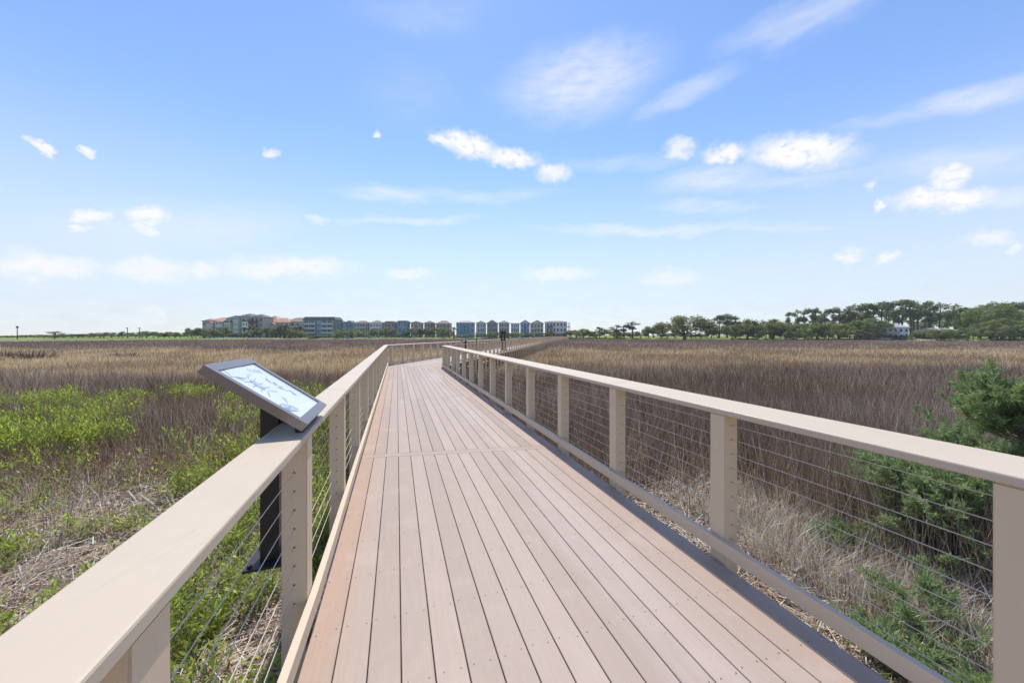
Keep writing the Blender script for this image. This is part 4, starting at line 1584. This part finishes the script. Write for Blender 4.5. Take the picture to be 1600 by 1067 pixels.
    # dead brown mounds out in the marsh
    for x, y, w, d, lab in ((46, 549.5, 72, 33, 'wide dead brown shrub mound at the far left of the marsh'), (188, 551, 58, 36, 'dead brown shrub mound on the golden grass behind the sign'), (8, 548, 40, 36, 'dead brown shrub mound cut by the left picture edge')):
        plant('deadbush', 'dead_shrub', x, y, d, w, lab, 'shrub', 'dead shrubs in the marsh')


def spray_mesh(stems, n_per, seed, scale=1.0, cols=((0.14, 0.205, 0.105), (0.34, 0.42, 0.21))):
    """fine cedar foliage along twigs: stems = [(p0, p1)]"""
    g = np.random.default_rng(seed)
    p0 = np.array([s[0] for s in stems])
    p1 = np.array([s[1] for s in stems])
    k = len(stems)
    idx = np.repeat(np.arange(k), n_per)
    n = len(idx)
    t = g.random(n) ** 0.8
    ax = p1[idx] - p0[idx]
    ln = np.linalg.norm(ax, axis=1, keepdims=True)
    ax = ax / (ln + 1e-9)
    pos = p0[idx] + (p1 - p0)[idx] * t[:, None] + g.normal(0, 0.005 * scale, (n, 3))
    d = ax * g.uniform(0.5, 1.2, n)[:, None] + g.normal(0, 0.55, (n, 3)) + np.array([0, 0, 0.28])
    d /= np.linalg.norm(d, axis=1, keepdims=True)
    L = g.uniform(0.028, 0.068, n) * scale
    w = L * g.uniform(0.13, 0.24, n)
    base = g.random(k)[idx]
    m = np.clip(base * 0.6 + g.random(n) * 0.4, 0, 1)[:, None]
    col = np.array(cols[0]) * (1 - m) + np.array(cols[1]) * m
    return leaf_mesh(pos, d, L, w, g.normal(0, 1, (n, 3)), col)


def make_cedar(loc, height, radius, label, seed, nprim, lean=(0, 0), name='cedar_shrub', cat='shrub', group=None, n_per=34, lowbias=1.0):
    r = random.Random(seed)
    root = thing(name, loc, label, cat, group)
    tb = MB()
    twigs = []
    axis = lambda t: Vector((lean[0] * t * t, lean[1] * t * t, height * 0.94 * t))
    rs = max(0.35, height / 2.1)
    tb.tube([axis(t) - (Vector((0, 0, 0.08)) if t == 0 else Vector()) for t in (0, 0.25, 0.5, 0.75, 1)], [0.035 * rs, 0.028 * rs, 0.02 * rs, 0.012 * rs, 0.004], 7)
    for i in range(nprim):
        t = (r.random() ** lowbias) * 0.97
        a = r.uniform(0, 6.28)
        reach = radius * (1.08 - t ** 1.5 * 0.9) * r.uniform(0.55, 1.1)
        p = axis(t * 0.92)
        rise = r.uniform(0.15, 0.75) * (0.5 + t)
        d = Vector((math.cos(a), math.sin(a), rise)).normalized()
        q1 = p + d * reach * 0.5 + Vector((0, 0, -0.02))
        q2 = p + d * reach + Vector((0, 0, 0.10 * reach))
        if q2.z > height:
            q2.z = height * r.uniform(0.9, 1.0)
        tb.tube([p, q1, q2], [0.011 * rs, 0.007 * rs, 0.0025], 4, cap=False)
        for k in range(r.randint(7, 11)):
            u = r.uniform(0.28, 1.0)
            b = p.lerp(q1, u * 2) if u < 0.5 else q1.lerp(q2, u * 2 - 1)
            dd = (d + Vector((r.gauss(0, 0.6), r.gauss(0, 0.6), r.gauss(0.30, 0.35)))).normalized()
            L = r.uniform(0.10, 0.24) * max(0.6, min(1, radius))
            twigs.append((tuple(b), tuple(b + dd * L)))
            if r.random() < 0.5:
                d3 = (dd + Vector((r.gauss(0, 0.6), r.gauss(0, 0.6), r.gauss(0.1, 0.4)))).normalized()
                m = b + dd * L * 0.5
                twigs.append((tuple(m), tuple(m + d3 * L * 0.7)))
    tb.build('trunk', M['twig'], root, smooth=True)
    v, t, c = spray_mesh(twigs, n_per, seed)
    link('crown', np_mesh('crown', v, t, c, M['cedar']), root)
    return root


def make_near_plants():
    z = float(ground_z(CEDAR.x, CEDAR.y))
    make_cedar(Vector((CEDAR.x, CEDAR.y, z)), 2.12, 1.10, 'tall feathery green cedar shrub beside the right-hand railing', 5, 165, (-0.38, -0.1), n_per=36, lowbias=1.0)
    z = float(ground_z(4.2, 3.75))
    make_cedar(Vector((4.55, 3.55, z)), 1.02, 0.98, 'shorter cedar shrub leaning out left of the tall cedar', 8, 150, (-0.12, 0.0), n_per=32)
    for i, (x, y, h, rad, lab) in enumerate(((2.72, 2.42, 0.24, 0.30, 'small cedar seedling in the straw nearest the kerb board'), (3.35, 2.78, 0.34, 0.50, 'wide low cedar sprig in the straw under the cedar shrubs'),
                                             (2.90, 1.98, 0.32, 0.36, 'low cedar sprig beside the nearest right-hand post'), (3.6, 3.75, 0.26, 0.28, 'cedar sprig among the bleached straw clumps'),)):
        make_cedar(Vector((x, y, float(ground_z(x, y)))), h, rad, lab, 20 + i, 19, (-0.08, -0.05), 'cedar_seedling', 'seedling', 'cedar sprigs in the straw', n_per=20)
    # bleached sticks lying on the litter
    for i, (p, q, r, lab) in enumerate(((PX(203, 745, 4.9), PX(217, 762, 4.75), 0.018, 'short bleached stick poking up from the flattened grass'),
                                        (PX(226, 759, 4.7), PX(254, 768, 4.5), 0.015, 'long thin bleached stick lying beside the short stick'),
                                        (PX(1247, 900, 3.25), PX(1262, 878, 3.5), 0.022, 'bleached stick standing in the pale straw by the right kerb'))):
        c = (p + q) / 2
        g = float(ground_z(c.x, c.y)) + 0.10
        root = thing('driftwood_stick', Vector((c.x, c.y, g)), lab, 'stick', 'bleached sticks in the straw')
        d = q - p
        d.z = 0
        d = d * 1.5
        up = Vector((0, 0, 0.10))
        mb = MB()
        mb.tube([-d / 2 + up, Vector((0.01, 0.005, 0.02)), d / 2 - up], [r * 0.8, r, r * 0.55], 7)
        mb.build('stalk', M['palebark'], root, smooth=True)
        mb = MB()
        mb.tube([Vector((0.0, 0, 0.02)), Vector((0.05, 0.05, 0.09))], [r * 0.5, r * 0.2], 5)
        mb.build('side_twig', M['palebark'], root)


# ---------------------------------------------------------------- sky, sun, camera
SUN_AZ, SUN_EL = R(-6.5), R(58)


def make_sky():
    w = bpy.data.worlds.new('World')
    scene.world = w
    w.use_nodes = True
    nt = w.node_tree
    for n in list(nt.nodes):
        nt.nodes.remove(n)
    out = N(nt, 'ShaderNodeOutputWorld')
    sky = N(nt, 'ShaderNodeTexSky', sky_type='NISHITA')
    sky.sun_disc = False
    sky.sun_elevation = SUN_EL
    sky.sun_rotation = SUN_AZ
    sky.altitude = 0
    sky.air_density = 1.0
    sky.dust_density = 0.05
    sky.ozone_density = 1.0
    tc = coords(nt, 'Generated')
    xyz = N(nt, 'ShaderNodeSeparateXYZ')
    nt.links.new(tc, xyz.inputs[0])
    az = math_n(nt, 'ARCTAN2', xyz.outputs[0], xyz.outputs[1])
    el = math_n(nt, 'ARCSINE', xyz.outputs[2])
    uv = N(nt, 'ShaderNodeCombineXYZ')
    nt.links.new(az, uv.inputs[0])
    nt.links.new(el, uv.inputs[1])
    uvo = uv.outputs[0]

    def warp(scale, amp, stretch=(1, 1, 1), detail=5):
        n = N(nt, 'ShaderNodeTexNoise')
        n.inputs['Scale'].default_value = scale
        n.inputs['Detail'].default_value = detail
        n.inputs['Roughness'].default_value = 0.6
        nt.links.new(mapping(nt, uvo, stretch), n.inputs['Vector'])
        s = N(nt, 'ShaderNodeVectorMath', operation='SUBTRACT')
        nt.links.new(n.outputs['Color'], s.inputs[0])
        s.inputs[1].default_value = (0.5, 0.5, 0.5)
        m = N(nt, 'ShaderNodeVectorMath', operation='MULTIPLY')
        nt.links.new(s.outputs[0], m.inputs[0])
        m.inputs[1].default_value = (amp, amp * 0.8, 0)
        a = N(nt, 'ShaderNodeVectorMath', operation='ADD')
        nt.links.new(uvo, a.inputs[0])
        nt.links.new(m.outputs[0], a.inputs[1])
        return a.outputs[0]
    puff_uv = warp(26, 0.062)
    wisp_uv = warp(6, 0.085, (1, 2.5, 1), 6)

    def cloud(src, px, py, hw, hh, rot, s, edge):
        a = math.atan((px - 800) / F)
        e = math.atan((524 - py) / F * math.cos(a))
        da = hw / F * math.cos(a) ** 2
        de = hh / F * math.cos(a) * math.cos(e) ** 2
        m = N(nt, 'ShaderNodeMapping', vector_type='TEXTURE')
        m.inputs['Location'].default_value = (a, e, 0)
        kk = (524 - py) / F
        tilt = math.atan(-kk * math.sin(a) / (1 + (kk * math.cos(a)) ** 2))
        m.inputs['Rotation'].default_value = (0, 0, R(rot) + tilt)
        m.inputs['Scale'].default_value = (da, de, 1)
        nt.links.new(src, m.inputs['Vector'])
        l = N(nt, 'ShaderNodeVectorMath', operation='LENGTH')
        nt.links.new(m.outputs[0], l.inputs[0])
        return mapr(nt, l.outputs['Value'], 1.0 + edge, 1.0 - edge, 0, s, True)

    def total(lst):
        acc = lst[0]
        for q in lst[1:]:
            acc = math_n(nt, 'MAXIMUM', acc, q)
        return acc
    puffs = [(732, 228, 46, 16, -12, 1), (800, 247, 40, 12, -8, 0.95), (690, 217, 20, 9, 0, 0.9), (864, 271, 22, 13, 0, 0.85), (1248, 238, 78, 24, 0, 1.0), (1135, 240, 32, 13, 5, 0.95),
             (1062, 231, 22, 13, 0, 0.75), (1470, 312, 76, 15, 0, 1), (1483, 279, 34, 17, 0, 0.9), (1371, 322, 10, 9, 0, 0.9), (1366, 284, 10, 7, 0, 0.6), (70, 233, 9, 14, 30, 0.9),
             (131, 232, 11, 7, 0, 0.85), (424, 240, 9, 5, 0, 0.75), (590, 208, 6, 5, 0, 0.8), (143, 337, 32, 9, 0, 0.9), (230, 336, 32, 14, 0, 0.9), (125, 357, 21, 7, 0, 0.8), (228, 358, 21, 9, 0, 0.7),
             (70, 418, 85, 16, 0, 0.75), (235, 421, 58, 17, 0, 0.7), (318, 424, 20, 12, 0, 0.7), (455, 418, 92, 15, 0, 0.75), (640, 427, 34, 8, 0, 0.55), (496, 344, 13, 7, 0, 0.5), (1328, 402, 17, 10, 0, 0.8),
             (1385, 404, 18, 8, 0, 0.75), (1540, 375, 40, 10, 0, 0.6), (1588, 391, 8, 13, 0, 0.6), (870, 428, 48, 9, 0, 0.6), (1045, 435, 40, 12, 0, 0.5), (245, 490, 18, 7, 0, 0.5), (30, 400, 30, 9, 0, 0.3)]
    wisps = [(905, 132, 95, 48, 8, 0.62), (1065, 150, 62, 17, 20, 0.45), (1250, 30, 110, 26, 18, 0.42), (1545, 148, 120, 16, 16, 0.55), (1400, 185, 110, 9, 14, 0.25), (1112, 280, 76, 18, 4, 0.55), (1100, 322, 70, 8, 0, 0.35),
             (612, 305, 62, 11, 0, 0.5), (760, 308, 90, 9, 0, 0.32), (640, 344, 95, 6, 0, 0.42), (1000, 359, 140, 7, 0, 0.45), (1210, 358, 90, 6, 0, 0.3), (1500, 255, 130, 22, 8, 0.35), (1560, 310, 90, 12, 6, 0.4), (660, 20, 80, 30, 0, 0.15),
             (980, 255, 110, 10, 4, 0.25), (1220, 285, 110, 9, 6, 0.3), (300, 350, 170, 30, 0, 0.3), (640, 150, 60, 40, 0, 0.10)]
    tex = noise(nt, mapping(nt, uvo, (1, 1.6, 1)), 34, 6, 0.62)
    texw = noise(nt, mapping(nt, uvo, (1, 3.2, 1)), 16, 7, 0.6)
    pm = math_n(nt, 'MULTIPLY', total([cloud(puff_uv, *p[:6], 0.42) if False else cloud(puff_uv, p[0], p[1], p[2], p[3], p[4], p[5], 0.62) for p in puffs]), mapr(nt, tex, 0.30, 0.52, 0.45, 1.0, True))
    wm = math_n(nt, 'MULTIPLY', total([cloud(wisp_uv, p[0], p[1], p[2], p[3], p[4], p[5], 0.75) for p in wisps]), mapr(nt, texw, 0.2, 0.7, 0.42, 0.95, True))
    # milky veil towards the horizon
    veil = mapr(nt, el, 0.52, 0.0, 0.0, 0.86, True)
    veil = math_n(nt, 'MULTIPLY', veil, mapr(nt, texw, 0.25, 0.75, 0.9, 1.05))
    front = mapr(nt, xyz.outputs[1], 0.02, 0.2, 0, 1)
    cl = math_n(nt, 'MULTIPLY', math_n(nt, 'MINIMUM', math_n(nt, 'MAXIMUM', pm, wm), 1.0), front)
    bg = N(nt, 'ShaderNodeBackground')
    bg.inputs['Strength'].default_value = SKY_STRENGTH
    skc = mixc(nt, 1.0, sky.outputs[0], SKY_TINT, 'MULTIPLY')
    nt.links.new(skc, bg.inputs['Color'])
    bv = N(nt, 'ShaderNodeBackground')
    bv.inputs['Color'].default_value = (0.86, 0.915, 1.0, 1)
    bv.inputs['Strength'].default_value = VEIL
    bc = N(nt, 'ShaderNodeBackground')
    bc.inputs['Color'].default_value = (1.0, 0.985, 0.985, 1)
    bc.inputs['Strength'].default_value = CLOUD
    m1 = N(nt, 'ShaderNodeMixShader')
    nt.links.new(veil, m1.inputs[0])
    nt.links.new(bg.outputs[0], m1.inputs[1])
    nt.links.new(bv.outputs[0], m1.inputs[2])
    m2 = N(nt, 'ShaderNodeMixShader')
    nt.links.new(cl, m2.inputs[0])
    nt.links.new(m1.outputs[0], m2.inputs[1])
    nt.links.new(bc.outputs[0], m2.inputs[2])
    nt.links.new(m2.outputs[0], out.inputs[0])
    sd = bpy.data.lights.new('sun', 'SUN')
    sd.energy = SUN_POWER
    sd.angle = R(0.53)
    sd.color = (1.0, 0.935, 0.83)
    so = bpy.data.objects.new('sun', sd)
    COL.objects.link(so)
    s = Vector((math.sin(SUN_AZ) * math.cos(SUN_EL), math.cos(SUN_AZ) * math.cos(SUN_EL), math.sin(SUN_EL)))
    so.rotation_euler = s.to_track_quat('Z', 'Y').to_euler()
    so.location = s * 60


def make_camera():
    cd = bpy.data.cameras.new('camera')
    cd.sensor_width = 36
    cd.lens = F / 1600 * 36
    cd.shift_y = -9.5 / 1600
    cd.clip_start = 0.05
    cd.clip_end = 20000
    co = bpy.data.objects.new('camera', cd)
    co.location = (0, 0, CAMH)
    co.rotation_euler = (R(90), 0, 0)
    COL.objects.link(co)
    scene.camera = co


HAZE = 0.00025


def make_haze():
    mb = MB()
    mb.box(-320, 330, -20, 275, -4.0, 26)
    m, nt, out = new_mat('haze')
    v = N(nt, 'ShaderNodeVolumePrincipled')
    v.inputs['Color'].default_value = (0.86, 0.92, 1.0, 1)
    v.inputs['Density'].default_value = HAZE
    nt.links.new(v.outputs[0], out.inputs['Volume'])
    o = mb.build('haze', m)
    tag(o, 'thin pale summer haze lying over the marsh', kind='stuff')


SUN_POWER = 3.75
SKY_STRENGTH = 0.15
SKY_TINT = (0.87, 0.94, 1.08)
VEIL = 0.665
CLOUD = 0.80
EXPOSURE = 0.36

make_camera()
make_sky()
make_ground()
d2, n2 = make_boardwalk()
make_sign()
make_far_fittings(d2, n2)
make_houses()
make_trees()
make_near_plants()
make_marsh_grass()
make_herbs()
make_haze()

vs = scene.view_settings
vs.view_transform = 'Standard'
vs.look = 'None'
vs.exposure = EXPOSURE
vs.gamma = 1
vs.use_curve_mapping = False
scene.cycles.max_bounces = 6
scene.cycles.diffuse_bounces = 3
scene.cycles.transmission_bounces = 3
scene.cycles.transparent_max_bounces = 8
scene.cycles.use_adaptive_sampling = True
scene.cycles.adaptive_threshold = 0.015
scene.cycles.use_denoising = True
scene.cycles.denoiser = 'OPENIMAGEDENOISE'
scene.cycles.denoising_input_passes = 'RGB_ALBEDO_NORMAL'
scene.cycles.denoising_prefilter = 'NONE'
